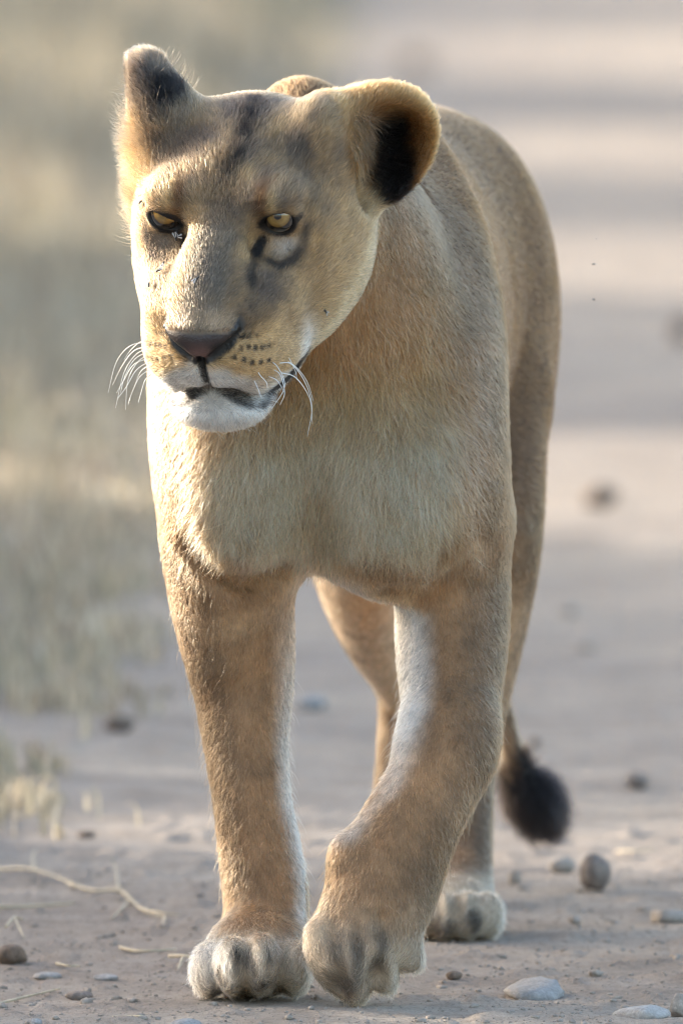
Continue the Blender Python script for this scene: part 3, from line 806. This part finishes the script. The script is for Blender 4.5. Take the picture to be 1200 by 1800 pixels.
def face(P, N):
    Q = to_head(P); f, r, u = Q.T
    A = np.column_stack([f, np.abs(r), u]); ar = A[:, 1]
    n1, n2, n3 = fbm(P, 22, 11), fbm(P, 55, 12), fbm(P, 130, 13)
    top = sstep(-.02, .05, u)
    g = np.clip(.45 + .30 * top + .60 * n1 + .55 * n2 + .30 * n3, 0, 1)
    c = mixc(np.repeat(C3(196, 162, 120)[None], len(P), 0), C3(128, 112, 96), g)
    M = lambda col, m: mixc(c, col, np.clip(m, 0, 1))
    # darker mottled crown, central stripe, sunlit dapples painted as pale patches
    c = M(C3(84, 74, 66), .7 * sstep(-.05, .35, n1 + .5 * n2) * sstep(-.03, -.09, f) * sstep(.02, .05, u))
    c = M(C3(22, 20, 20), 1.0 * sstep(.019, .005, seg_dist(Q * (1, 1, .4), np.array([(-.15, .006, .07), (-.106, .010, .077), (-.06, .013, .073), (-.018, .006, .058)]) * (1, 1, .4)) + .004 * n2) * np.clip(.8 + .8 * n2, 0, 1))
    c = M(C3(96, 82, 66), .45 * sstep(.026, .006, np.abs(r - .004) + .010 * n2) * sstep(-.04, -.01, f) * sstep(.055, .03, f))
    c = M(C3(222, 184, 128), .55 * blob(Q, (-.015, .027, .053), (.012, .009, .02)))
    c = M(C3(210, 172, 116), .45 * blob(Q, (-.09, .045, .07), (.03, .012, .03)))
    # brow spots
    c = M(C3(104, 68, 38), .90 * np.maximum(blob(Q, (.010, .047, .036), (.022, .009, .03)), blob(Q, (.012, -.045, .036), (.020, .009, .03))))
    c = M(C3(228, 196, 146), .6 * np.maximum(blob(Q, (.020, .060, .036), (.02, .006, .02)), blob(Q, (.012, -.057, .040), (.018, .007, .02))))
    # bridge of the nose: grey, paler sides
    c = M(C3(132, 122, 108), .75 * sstep(.030, .018, np.abs(r)) * sstep(.02, .06, f) * sstep(-.060, -.03, u))
    c = M(C3(108, 102, 94), .6 * blob(Q, (.115, .010, -.005), (.032, .022, .03)) * np.clip(1 + n2, 0, 1.2))
    c = M(C3(222, 188, 138), .6 * blob(A, (.045, .036, .0), (.035, .008, .018)))
    c = M(CREAM, .55 * blob(A, (.150, .022, -.026), (.014, .02, .012)))
    # cheeks: warm, pale along the jaw
    c = M(C3(205, 168, 120), .5 * sstep(.03, .09, ar) * sstep(.0, -.06, u) * np.clip(.7 + n1, 0, 1))
    c = M(C3(232, 206, 166), .70 * sstep(-.085, -.140, u + .15 * np.minimum(f, .06) + .025 * n1) * sstep(.125, .05, f) * sstep(.03, .07, ar))
    c = M(C3(106, 94, 86), .8 * np.clip(.8 + n2, 0, 1) * blob(A, (.082, .062, -.036), (.030, .022, .026)))
    # muzzle
    mz = sstep(.085, .115, f + .35 * np.maximum(0, -u - .06)) * sstep(-.045, -.062, u)
    c = M(C3(222, 188, 142), .85 * mz)
    c = M(WHITE, .95 * mz * sstep(-.068, -.086, u + .75 * np.maximum(ar - .016, 0) + .008 * n2))
    c = M(WHITE, .95 * sstep(.055, .09, f) * sstep(-.140, -.150, u))
    c = M(C3(170, 158, 146), .5 * blob(Q, (.150, .0, -.136), (.03, .045, .012)))  # shade under the upper lip painted onto the chin
    c = M(WHITE, .85 * blob(A, (.065, .080, -.118), (.022, .02, .022)))
    c = M(C3(214, 176, 122), .7 * blob(Q, (.125, .062, -.118), (.028, .02, .014)))
    for s in (-1, 1):
        for k, (a, b, w) in enumerate(SPOTS):
            c = M(DARK, (.9 if k < 15 else .5) * sstep(.0036, .0020, np.linalg.norm((Q - (a, s * b, w)) * (.7, 1, 1), axis=1)))
    # eye region
    c = M(C3(84, 70, 58), .75 * np.clip(.9 + n2, 0, 1) * blob(Q, (.032, -.074, -.026), (.028, .020, .020)))
    for s in (-1, 1):
        Es = Q * (1, s, 1)
        e = np.linalg.norm((Es - (.022, .0635, .0050)) / (1.6, 1.30, .98), axis=1)
        lid = sstep(.0190, .0158, e)
        c = M(C3(214, 204, 194) if s > 0 else C3(140, 126, 112), np.clip(1.2 * blob(Es, (.024, .070, -.017), (.014, .014, .0075)), 0, 1) * np.clip(1 + .8 * n2, 0, 1))
        c = M(C3(60, 53, 50), .85 * np.clip(.8 + 1.2 * n2, 0, 1) * sstep(.010, .003, seg_dist(Es, [(.043, .051, -.024), (.051, .066, -.028), (.033, .081, -.029), (.017, .089, -.020), (.006, .094, -.006)]) + .002 * n2))
        c = M(DARK, lid)
        c = M(DARK, 1.0 * sstep(.0080, .0040, seg_dist(Es, [(.022, .050, -.006), (.026, .043, -.015), (.040, .040, -.019)]) + .0015 * n2))
        c = M(C3(54, 48, 46), .85 * np.clip(.85 + n2, 0, 1) * sstep(.0105, .0030, seg_dist(Es, [(.036, .040, -.019), (.056, .040, -.016), (.074, .043, -.014), (.092, .046, -.021)]) + .004 * n2))
        c = M(DARK, .85 * sstep(.006, .003, seg_dist(Es, [(.018, .080, .010), (.006, .089, .009), (-.004, .096, .006)])))
        for q in ((.028, .070, -.015), (.020, .079, -.013), (.030, .061, -.019), (.026, .074, -.021)):
            c = M(DARK, .8 * sstep(.0034, .0018, np.linalg.norm(Es - q, axis=1)))
    # lips
    for s in (-1, 1):
        lp = seg_dist(Q * (.3, 1, 1), np.array(MOUTH(s)) * (.3, 1, 1))
        wdt = .0086 + .0080 * sstep(.045, .065, np.abs(r))
        c = M(DARK, .95 * sstep(wdt, wdt * .6, lp + .0008 * n3))
    c = M(C3(16, 15, 16), sstep(.0056, .0036, seg_dist(Q * (.3, 1, 1), np.array(PHIL) * (.3, 1, 1))))
    # nose leather
    nl = nose_mask(Q)
    pad = mixc(np.repeat(C3(74, 62, 60)[None], len(P), 0), C3(146, 112, 104), .85 * blob(Q, (.166, .002, -.058), (.03, .014, .013)))
    pad = mixc(pad, C3(34, 31, 33), np.maximum(sstep(.010, .017, ar + .25 * (-u - .058)) * sstep(-.042, -.048, u), np.maximum(sstep(-.064, -.070, u), sstep(.033, .038, ar))))
    c = c * (1 - nl[:, None]) + pad * nl[:, None]
    for s in (-1, 1):
        c = M(C3(24, 22, 24), .95 * sstep(.0095, .006, seg_dist(Q, [(.166, s * .015, -.065), (.161, s * .025, -.058), (.147, s * .041, -.046)])))
    # ears
    em = ear_mask(P)
    if em.max() > .01:
        n4 = fbm(P, 40, 21)
        e = mixc(np.repeat(C3(206, 164, 112)[None], len(P), 0), C3(176, 136, 92), np.clip(.5 + .8 * n4, 0, 1))
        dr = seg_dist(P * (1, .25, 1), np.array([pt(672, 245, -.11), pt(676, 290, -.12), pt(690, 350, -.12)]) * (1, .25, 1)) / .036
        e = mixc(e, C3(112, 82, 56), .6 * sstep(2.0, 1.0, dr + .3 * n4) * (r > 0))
        e = mixc(e, C3(30, 24, 22), sstep(1.15, .55, dr + .35 * n4) * (r > 0))  # shade inside the ear hollow put into the colour
        back = (r < 0)
        e2 = mixc(np.repeat(C3(124, 110, 96)[None], len(P), 0), C3(94, 84, 76), np.clip(.5 + n4, 0, 1))
        zb = (P - pt(300, 160, -.1))
        band = sstep(.025, .013, np.abs(zb[:, 2] + .28 * zb[:, 0]) + .006 * n4)
        e2 = mixc(e2, C3(30, 28, 30), band * sstep(-.030, -.012, zb[:, 0]))
        e2 = mixc(e2, C3(214, 190, 160), sstep(.035, .055, zb[:, 2]))
        rim = sstep(-.045, -.058, P[:, 0] - EAR_L[0] + .0) 
        e2 = mixc(e2, C3(240, 208, 156), np.maximum(rim, sstep(-.045, -.07, zb[:, 2])))
        e[back] = e2[back]
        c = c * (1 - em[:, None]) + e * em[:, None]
    return c

def nose_mask(Q):
    f, r, u = Q.T; ar = np.abs(r)
    lowb = np.interp(ar, [0, .008, .016, .024, .034, .044, .05], [-.077, -.073, -.069, -.067, -.060, -.047, -.030])
    topb = np.interp(ar, [0, .020, .034, .042, .05], [-.034, -.034, -.037, -.033, -.040])
    return sstep(.125, .135, f) * sstep(lowb - .002, lowb + .001, u) * sstep(topb + .002, topb - .001, u)

def bare_mask(P):
    """1 where no fur grows: nose leather, lips, eyelid rims"""
    Q = to_head(P); A = Q * (1, 1, 1); r = Q[:, 1]
    m = nose_mask(Q)
    for s in (-1, 1):
        Es = Q * (1, s, 1)
        e = np.linalg.norm((Es - (.022, .0635, .0050)) / (1.6, 1.30, .98), axis=1)
        m = np.maximum(m, sstep(.0185, .0160, e))
        lp = seg_dist(Q * (.3, 1, 1), np.array(MOUTH(s)) * (.3, 1, 1))
        w = .0052 + .0065 * sstep(.045, .065, np.abs(r))
        m = np.maximum(m, sstep(w, w * .7, lp))
    m = np.maximum(m, sstep(.0048, .0036, seg_dist(Q * (.3, 1, 1), np.array(PHIL) * (.3, 1, 1))))
    return m

def flow(P, N):
    X, Y, Z = P.T
    lat = X - MIDX(P)
    n = len(P)
    G = np.column_stack([np.zeros(n), np.ones(n), -.45 * np.ones(n)])                      # trunk
    ch = sstep(.30, .10, Y)[:, None]
    G = G * (1 - ch) + np.column_stack([lat * 1.8, .10 * np.ones(n), -np.ones(n)]) * ch     # chest: down and out
    lg = sstep(.55, .45, Z)[:, None]
    G = G * (1 - lg) + np.array([0, .12, -1.0]) * lg
    pw = (sstep(.10, .06, Z) * (Y < 1.6))[:, None]
    G = G * (1 - pw) + np.array([0, -.8, -.5]) * pw
    tt = sstep(.10, .06, np.linalg.norm(P - pt(942, 1412, 1.77), axis=1))[:, None]
    G = G * (1 - tt) + (norm(P - pt(930, 1390, 1.77)) * .8 + np.array([.30, .05, -.45])) * tt
    hm = head_mask(P)
    Q = to_head(P); f, r, u = Q.T; s = np.sign(r)
    L = np.column_stack([-np.ones(n), .35 * s * sstep(0, .03, np.abs(r)), .15 * np.ones(n)])
    mz = sstep(.06, .10, f) * sstep(-.05, -.07, u)
    L = L * (1 - mz[:, None]) + np.column_stack([-.7 * np.ones(n), .8 * s * sstep(0, .015, np.abs(r)), -.5 * np.ones(n)]) * mz[:, None]
    jw = sstep(-.06, -.12, u) * sstep(.08, .04, f)
    L = L * (1 - jw[:, None]) + np.column_stack([-.8 * np.ones(n), .3 * s, -.7 * np.ones(n)]) * jw[:, None]
    cn = sstep(-.135, -.15, u) * sstep(.05, .08, f)
    L = L * (1 - cn[:, None]) + np.column_stack([-.25 * np.ones(n), .25 * s, -1 * np.ones(n)]) * cn[:, None]
    G = G * (1 - hm[:, None]) + (L @ HM) * hm[:, None]
    em = ear_mask(P)
    right = r > 0
    ax = np.where(right[:, None], norm((.55, .1, .75))[None], norm((-.75, .0, .55))[None])
    G = G * (1 - em[:, None]) + ax * em[:, None]
    return G

def hair_len(P, N):
    X, Y, Z = P.T
    lat = X - MIDX(P)
    L = np.full(len(P), .0085)
    L = L + .014 * sstep(.20, .06, Y) * sstep(.42, .52, Z) * sstep(.80, .66, Z) * sstep(.17, .10, np.abs(lat))
    L = np.where((Z < .42), .0080, L)
    L = L + .006 * sstep(.09, .05, Z)
    L = L + .020 * sstep(.075, .045, np.linalg.norm(P - pt(942, 1412, 1.77), axis=1))
    Q = to_head(P); f, r, u = Q.T
    hm = head_mask(P)
    FL = .0075 + .004 * sstep(.04, -.06, f) + .012 * sstep(-.07, -.13, u) * sstep(.06, .0, f) + .010 * sstep(-.14, -.16, u) * sstep(.03, .08, f)
    FL = FL + .012 * blob(np.column_stack([f, np.abs(r), u]), (-.12, .105, .0), (.04, .03, .05))
    FL = np.where((f > .09) & (np.abs(r) > .028) & (u > -.12), .0038, FL)
    FL = np.where((f > .02) & (u > -.06), .0055, FL)
    lp = np.minimum(seg_dist(Q, MOUTH(1)), seg_dist(Q, MOUTH(-1)))
    FL = FL * (.35 + .65 * sstep(.008, .022, np.minimum(lp, seg_dist(Q, PHIL) + .004)))
    for s in (-1, 1):
        FL = np.minimum(FL, .0032 + .006 * sstep(.028, .05, np.linalg.norm(Q - (.02, s * .064, -.008), axis=1)))
    L = L * (1 - hm) + FL * hm
    em = ear_mask(P)
    EL = np.full(len(P), .0085)
    rimL = sstep(-.030, -.055, X - EAR_L[0] + .3 * (Z - EAR_L[2]))
    EL = np.where(r < 0, .009 + .030 * rimL, EL)
    dr = np.linalg.norm((P - pt(655, 262, -.11)) / (.045, .09, .05), axis=1)
    EL = np.where(r > 0, .010 + .012 * sstep(1.1, .6, dr), EL)
    return L * (1 - em) + EL * em

# ------------------------------------------------------------------ lioness: build
def vertex_normals(V, F):
    n = np.cross(V[F[:, 2]] - V[F[:, 0]], V[F[:, 3]] - V[F[:, 1]])
    out = np.zeros_like(V)
    for k in range(4): np.add.at(out, F[:, k], n)
    return norm(out)
def smooth_mesh(V, F, it=2, w=.5):
    for _ in range(it):
        acc = np.zeros_like(V); cnt = np.zeros(len(V))
        for k in range(4):
            a, b = F[:, k], F[:, (k + 1) % 4]
            np.add.at(acc, a, V[b]); np.add.at(cnt, a, 1)
            np.add.at(acc, b, V[a]); np.add.at(cnt, b, 1)
        V = V * (1 - w) + w * acc / np.maximum(cnt, 1)[:, None]
    return V
LV = smooth_mesh(LV, LF, 1)
LN = vertex_normals(LV, LF)

m_skin, nn, ll, pb = mat('lion_skin')
a = nn.new('ShaderNodeAttribute'); a.attribute_name = 'coat'
ll.new(a.outputs['Color'], pb.inputs['Base Color'])
a2 = nn.new('ShaderNodeAttribute'); a2.attribute_name = 'bare'
mr = nn.new('ShaderNodeMapRange'); mr.inputs['To Min'].default_value = .85; mr.inputs['To Max'].default_value = .42
ll.new(a2.outputs['Fac'], mr.inputs['Value']); ll.new(mr.outputs[0], pb.inputs['Roughness'])
nz = nn.new('ShaderNodeTexNoise'); nz.inputs['Scale'].default_value = 420
tc = nn.new('ShaderNodeTexCoord'); ll.new(tc.outputs['Object'], nz.inputs['Vector'])
bp = nn.new('ShaderNodeBump'); bp.inputs['Strength'].default_value = .5; bp.inputs['Distance'].default_value = .002
ll.new(nz.outputs['Fac'], bp.inputs['Height']); ll.new(bp.outputs[0], pb.inputs['Normal'])

m_fur, nn, ll, pb = mat('lion_fur')
nn.remove(pb)
a = nn.new('ShaderNodeAttribute'); a.attribute_name = 'hcol'
hb = nn.new('ShaderNodeBsdfHairPrincipled'); hb.model = 'CHIANG'; hb.parametrization = 'COLOR'
hb.inputs['Roughness'].default_value = .38; hb.inputs['Radial Roughness'].default_value = .55
hb.inputs['Random Roughness'].default_value = .3
hb.inputs['IOR'].default_value = 1.32
ll.new(a.outputs['Color'], hb.inputs['Color'])
ll.new(hb.outputs[0], nn['Material Output'].inputs['Surface'])
scene.cycles_curves.shape = 'RIBBONS'

lion = bpy.data.objects.new('lioness', None)
lion.location = (0, 0, 0); col.objects.link(lion)
tag(lion, 'tan lioness walking forward along the dirt road with one front paw lifted', 'lioness')
body = mesh_obj('body', LV, LF, m_skin, lion)
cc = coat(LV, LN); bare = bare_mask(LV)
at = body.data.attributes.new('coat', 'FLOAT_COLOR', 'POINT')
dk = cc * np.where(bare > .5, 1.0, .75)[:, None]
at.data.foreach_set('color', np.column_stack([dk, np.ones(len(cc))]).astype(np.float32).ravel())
at = body.data.attributes.new('bare', 'FLOAT', 'POINT')
at.data.foreach_set('value', bare.astype(np.float32))

def grow(name, count, weight, lenk=1.0, lift=.35, jitter=.30, rad=.00018, colk=1.0, seed=1, npt=4, droop=0.0, len_fn=None, dirv=None, var=.28):
    g = np.random.default_rng(seed)
    T = np.vstack([LF[:, [0, 1, 2]], LF[:, [0, 2, 3]]])
    A = np.linalg.norm(np.cross(LV[T[:, 1]] - LV[T[:, 0]], LV[T[:, 2]] - LV[T[:, 0]]), axis=1)
    cen = LV[T].mean(1)
    W = A * weight(cen)
    cdf = np.cumsum(W); cdf /= cdf[-1]
    t = np.searchsorted(cdf, g.random(count))
    a, b = g.random(count), g.random(count)
    fl = a + b > 1; a[fl], b[fl] = 1 - a[fl], 1 - b[fl]
    w = np.column_stack([1 - a - b, a, b])
    P = (LV[T[t]] * w[:, :, None]).sum(1)
    N = norm((LN[T[t]] * w[:, :, None]).sum(1))
    keep = bare_mask(P) < .4
    P, N = P[keep], N[keep]; n = len(P)
    G = flow(P, N) if dirv is None else np.repeat(np.array(dirv, float)[None], n, 0)
    G = G + .35 * np.linalg.norm(G, axis=1, keepdims=True) * np.column_stack([fbm(P, 30, 31 + k, 2) for k in range(3)])
    G = G - (G * N).sum(1, keepdims=True) * N
    G = norm(G) + jitter * g.normal(size=(n, 3))
    G = norm(G - (G * N).sum(1, keepdims=True) * N)
    L = (hair_len if len_fn is None else len_fn)(P, N) * lenk * g.uniform(.65, 1.3, n)
    lf = np.clip(lift * g.uniform(.5, 1.5, n), .05, 1.3)
    lf = np.clip(lf * (1 + 1.3 * ear_mask(P) + 1.2 * sstep(.08, .05, np.linalg.norm(P - pt(936, 1400, 1.77), axis=1))), .05, 1.35)
    c = coat(P + g.normal(0, .0016, (n, 3)), N) * colk
    ns = g.normal(size=n)
    c = c * np.clip(1 + var * ns, .35, 1.9)[:, None]
    lum = c.mean(1)
    ticked = (g.random(n) < .18) & (lum > .1) & (lum < .42)
    c[ticked] *= .42
    Q = np.zeros((n, npt, 3))
    for k in range(npt):
        s = k / (npt - 1)
        h = np.sin(lf) * (s - .35 * s * s) 
        Q[:, k] = P + L[:, None] * (G * (np.cos(lf) * s * (.75 + .25 * s))[:, None] + N * h[:, None]) - N * .0012 * (k == 0)
        Q[:, k, 2] -= droop * L * s * s
    hc = bpy.data.hair_curves.new(name)
    hc.add_curves([npt] * n)
    hc.points.foreach_set('position', Q.astype(np.float32).ravel())
    rr = np.array([1.0, .9, .6, .12]) if npt == 4 else np.linspace(1, .12, npt)
    rad_a = (rad * g.uniform(.8, 1.2, n))[:, None] * rr[None]
    try:
        hc.points.foreach_set('radius', rad_a.astype(np.float32).ravel())
    except Exception:
        at = hc.attributes.new('radius', 'FLOAT', 'POINT'); at.data.foreach_set('value', rad_a.astype(np.float32).ravel())
    at = hc.attributes.new('hcol', 'FLOAT_COLOR', 'CURVE')
    at.data.foreach_set('color', np.column_stack([np.clip(c, .003, .9), np.ones(n)]).astype(np.float32).ravel())
    hc.materials.append(m_fur)
    o = bpy.data.objects.new(name, hc); col.objects.link(o); o.parent = lion
    return o
def w_all(P):
    hm = head_mask(P)
    w = np.where(P[:, 1] > .45, .55, 1.0)
    w = w * (1 + 1.3 * hm)
    w = w * (1 + .8 * (np.linalg.norm(P - pt(942, 1412, 1.77), axis=1) < .07))
    return w
NF = 1.35
grow('fur', int(620000 * NF), w_all, lift=.28, jitter=.24)
# longer fringe: rim of the raised ear, ruff under the ears, chin and tufts inside the open ear
def w_rim(P):
    X, Z = P[:, 0], P[:, 2]
    px = proj(P)
    e = sstep(-.028, -.050, X - EAR_L[0] + .15 * (Z - EAR_L[2])) * (np.linalg.norm((P - EAR_L) / (.09, .10, .12), axis=1) < 1) * sstep(.045, .015, Z - EAR_L[2])
    Q = to_head(P)
    ruff = .8 * blob(Q, (-.11, -.100, -.01), (.04, .02, .05))
    return e + ruff
grow('rim_fringe', 11000, w_rim, lift=.95, jitter=.5, rad=.00016, seed=5, npt=5, len_fn=lambda P, N: np.full(len(P), .030))
def w_tuft(P):
    Q = to_head(P)
    d = np.linalg.norm((P - pt(622, 245, -.11)) / (.036, .08, .046), axis=1)
    return sstep(1.0, .6, d) * (ear_mask(P) > .3)
grow('ear_tufts', 5200, w_tuft, lift=.26, jitter=.45, rad=.00022, seed=6, npt=5, colk=1.7, len_fn=lambda P, N: np.full(len(P), .034), dirv=(.8, -.5, -.35), var=.4)
def w_chest(P):
    lat = P[:, 0] - MIDX(P)
    return sstep(.16, .05, P[:, 1]) * sstep(.46, .52, P[:, 2]) * sstep(.74, .64, P[:, 2]) * sstep(.17, .12, np.abs(lat)) * (head_mask(P) < .2)
grow('chest_guard_hair', 26000, w_chest, lift=.30, jitter=.35, rad=.00032, seed=7, npt=5, colk=1.18, len_fn=lambda P, N: np.full(len(P), .030), var=.40)
grow('guard_hair', 90000, w_all, lift=.30, jitter=.30, rad=.00030, seed=9, lenk=1.25, var=.50)
def w_chin(P):
    Q = to_head(P)
    return sstep(-.155, -.170, Q[:, 2]) * sstep(.02, .07, Q[:, 0])
grow('chin_hair', 3000, w_chin, lift=.5, jitter=.35, rad=.00016, seed=8, npt=5, len_fn=lambda P, N: np.full(len(P), .024))

# ------------------------------------------------------------------ lioness: eyes, whiskers
m_eye, nn, ll, pb = mat('lion_eye')
tc = nn.new('ShaderNodeTexCoord'); sx = nn.new('ShaderNodeSeparateXYZ'); ll.new(tc.outputs['Object'], sx.inputs[0])
cb = nn.new('ShaderNodeCombineXYZ'); ll.new(sx.outputs[0], cb.inputs[0]); ll.new(sx.outputs[1], cb.inputs[1])
ln = nn.new('ShaderNodeVectorMath'); ln.operation = 'LENGTH'; ll.new(cb.outputs[0], ln.inputs[0])
mr = nn.new('ShaderNodeMapRange'); mr.inputs['From Max'].default_value = .02; ll.new(ln.outputs['Value'], mr.inputs['Value'])
rp = ramp(nn, ll, mr.outputs[0], [(.0, (.004, .004, .004)), (.20, (.004, .004, .004)), (.24, (.17, .095, .025)), (.45, (.25, .15, .042)), (.60, (.16, .09, .024)), (.67, (.02, .014, .010)), (.78, (.010, .009, .009))])
nz = noise_node(nn, ll, tc, 500, 3)
r2 = ramp(nn, ll, nz.outputs['Fac'], [(.3, (.75, .75, .75)), (.7, (1.2, 1.2, 1.2))])
ll.new(mixn(nn, ll, rp.outputs[0], r2.outputs[0], .6, 'MULTIPLY'), pb.inputs['Base Color'])
pb.inputs['Roughness'].default_value = .06
pb.inputs['Coat Weight'].default_value = 1.0
pb.inputs['Coat Roughness'].default_value = .02
for s, c in EYES:
    V = ICO4[0] * .0188
    bul = np.maximum(0, V[:, 2] - .0155)
    V = V + np.array([0, 0, 1]) * (bul * .35)[:, None]
    o = mesh_obj('eye', V, ICO4[1], m_eye, lion)
    o.location = Vector(c)
    o.rotation_euler = Vector((-.14, -1.0, .03)).to_track_quat('Z', 'Y').to_euler()
m_whisk = simple_mat('whisker', (.82, .80, .76), .35, .05)
YL, YR = H(.110, -.072, -.085)[1], H(.120, .070, -.090)[1]
WH = [[(266, 603, 0), (232, 606, .0), (205, 635, .02), (190, 690, .03)], [(266, 612, 0), (240, 622, .01), (218, 655, .01), (203, 717, .02)], [(266, 622, 0), (244, 634, .0), (225, 668, .0), (221, 720, .01)],
      [(268, 632, 0), (240, 650, -.01), (222, 680, -.02), (207, 700, -.02)], [(268, 640, 0), (248, 652, .02), (236, 680, .03), (226, 706, .03)], [(268, 655, 0), (255, 668, 0), (248, 690, 0), (243, 708, 0)],
      [(266, 597, 0), (248, 600, 0), (230, 615, .01), (218, 632, .01)], [(267, 628, 0), (236, 640, .01), (218, 668, .02), (205, 690, .03)], [(267, 616, 0), (238, 630, -.01), (220, 660, -.02), (212, 690, -.02)], [(268, 646, 0), (246, 662, .0), (232, 690, .01), (225, 712, .01)], [(267, 608, 0), (236, 616, .02), (214, 644, .03), (198, 676, .04)]]
WR = [[(478, 612, 0), (502, 622, .01), (518, 650, .02), (522, 668, .02)], [(488, 638, 0), (512, 640, 0), (536, 672, .01), (548, 715, .02), (540, 768, .03)], [(494, 655, 0), (520, 664, .0), (544, 700, .01), (549, 745, .02)],
      [(470, 632, 0), (488, 645, -.02), (500, 680, -.03), (475, 722, -.03)], [(476, 648, 0), (492, 658, -.01), (500, 690, -.02), (492, 712, -.02)], [(448, 640, 0), (456, 658, -.02), (468, 672, -.02), (470, 685, -.02)],
      [(484, 628, 0), (514, 640, .02), (538, 668, .03), (551, 706, .04)], [(440, 655, 0), (452, 680, -.02), (460, 700, -.03)], [(466, 660, 0), (486, 668, -.01), (500, 690, -.01)]]
for W3, Yb in ((WH, YL), (WR, YR)):
    for w in W3:
        V, F = tube_mesh([pt(x, y, Yb + dy) for x, y, dy in w], .00062, .00022, 5, 6)
        mesh_obj('whisker', V, F, m_whisk, lion)

# ------------------------------------------------------------------ flies
m_fly = simple_mat('fly_body', (.02, .02, .022), .4)
m_wing = simple_mat('fly_wing', (.35, .34, .33), .3)
def fly(p, nrm, label, s=1.0, heading=0.0):
    V = ICO3[0][:]
    A = np.vstack([V * (.0011, .0022, .0010) + (0, -.0012, .0012), V * (.0010, .0013, .0010) + (0, .0012, .0013), V * (.0009, .0008, .0008) + (0, .0028, .0012)]) * s
    F = np.vstack([ICO3[1] + k * len(V) for k in range(3)])
    o = mesh_obj('fly', A, F, m_fly)
    for k in (-1, 1):
        w = np.array([(0, .001, .0022), (k * .0012, -.001, .0022), (k * .0024, -.0038, .0016), (k * .0008, -.0044, .0018)]) * s
        w = np.vstack([w, w + (0, 0, .00012)])
        mesh_obj('wing', w, [(0, 1, 2, 3), (7, 6, 5, 4), (0, 4, 5, 1), (1, 5, 6, 2), (2, 6, 7, 3), (3, 7, 4, 0)], m_wing, o, smooth=False)
    o.location = Vector(p); q = Vector(nrm).to_track_quat('Z', 'Y')
    o.rotation_euler = (q.to_matrix() @ Matrix.Rotation(heading, 3, 'Z')).to_euler()
    tag(o, *label)
    return o
PX = proj(LV); fr = (LN[:, 1] < -.05) & (LV[:, 1] < -.02)
fi = np.nonzero(fr)[0]
for i, (x, y, lab) in enumerate([(313, 408, 'small dark fly at the inner corner of the shaded eye'), (317, 417, 'small dark fly at the inner corner of the shaded eye'), (309, 416, 'small dark fly at the inner corner of the shaded eye'), (252, 356, 'black fly on the sunlit brow beside the raised ear'),
                                 (290, 468, 'small fly below the shaded eye'), (283, 478, 'small fly below the shaded eye'), (266, 503, 'small fly on the sunlit cheek'), (346, 494, 'small fly on the bridge of the nose'), (567, 546, 'small fly on the pale jaw'), (700, 345 - 60, 'small fly at the open ear')][:9]):
    k = fi[np.argmin(np.linalg.norm(PX[fi] - (x, y), axis=1) + 40 * (LV[fi, 1] - LV[fi, 1].min()))]
    fly(LV[k] + LN[k] * .003, LN[k], (lab, 'fly', 'flies on the lioness'), 1.25, i * 1.7)
for i, (x, y, Y, lab) in enumerate([(1048, 420, .05, 'highest of three flies hovering beside the haunch'), (1043, 465, .35, 'middle of three flies hovering beside the haunch'), (1043, 527, .35, 'lowest of three flies hovering beside the haunch')]):
    fly(pt(x, y, Y), (0, -.2, 1), (lab, 'fly', 'flies hovering in the air'), .62, i * 2.0)
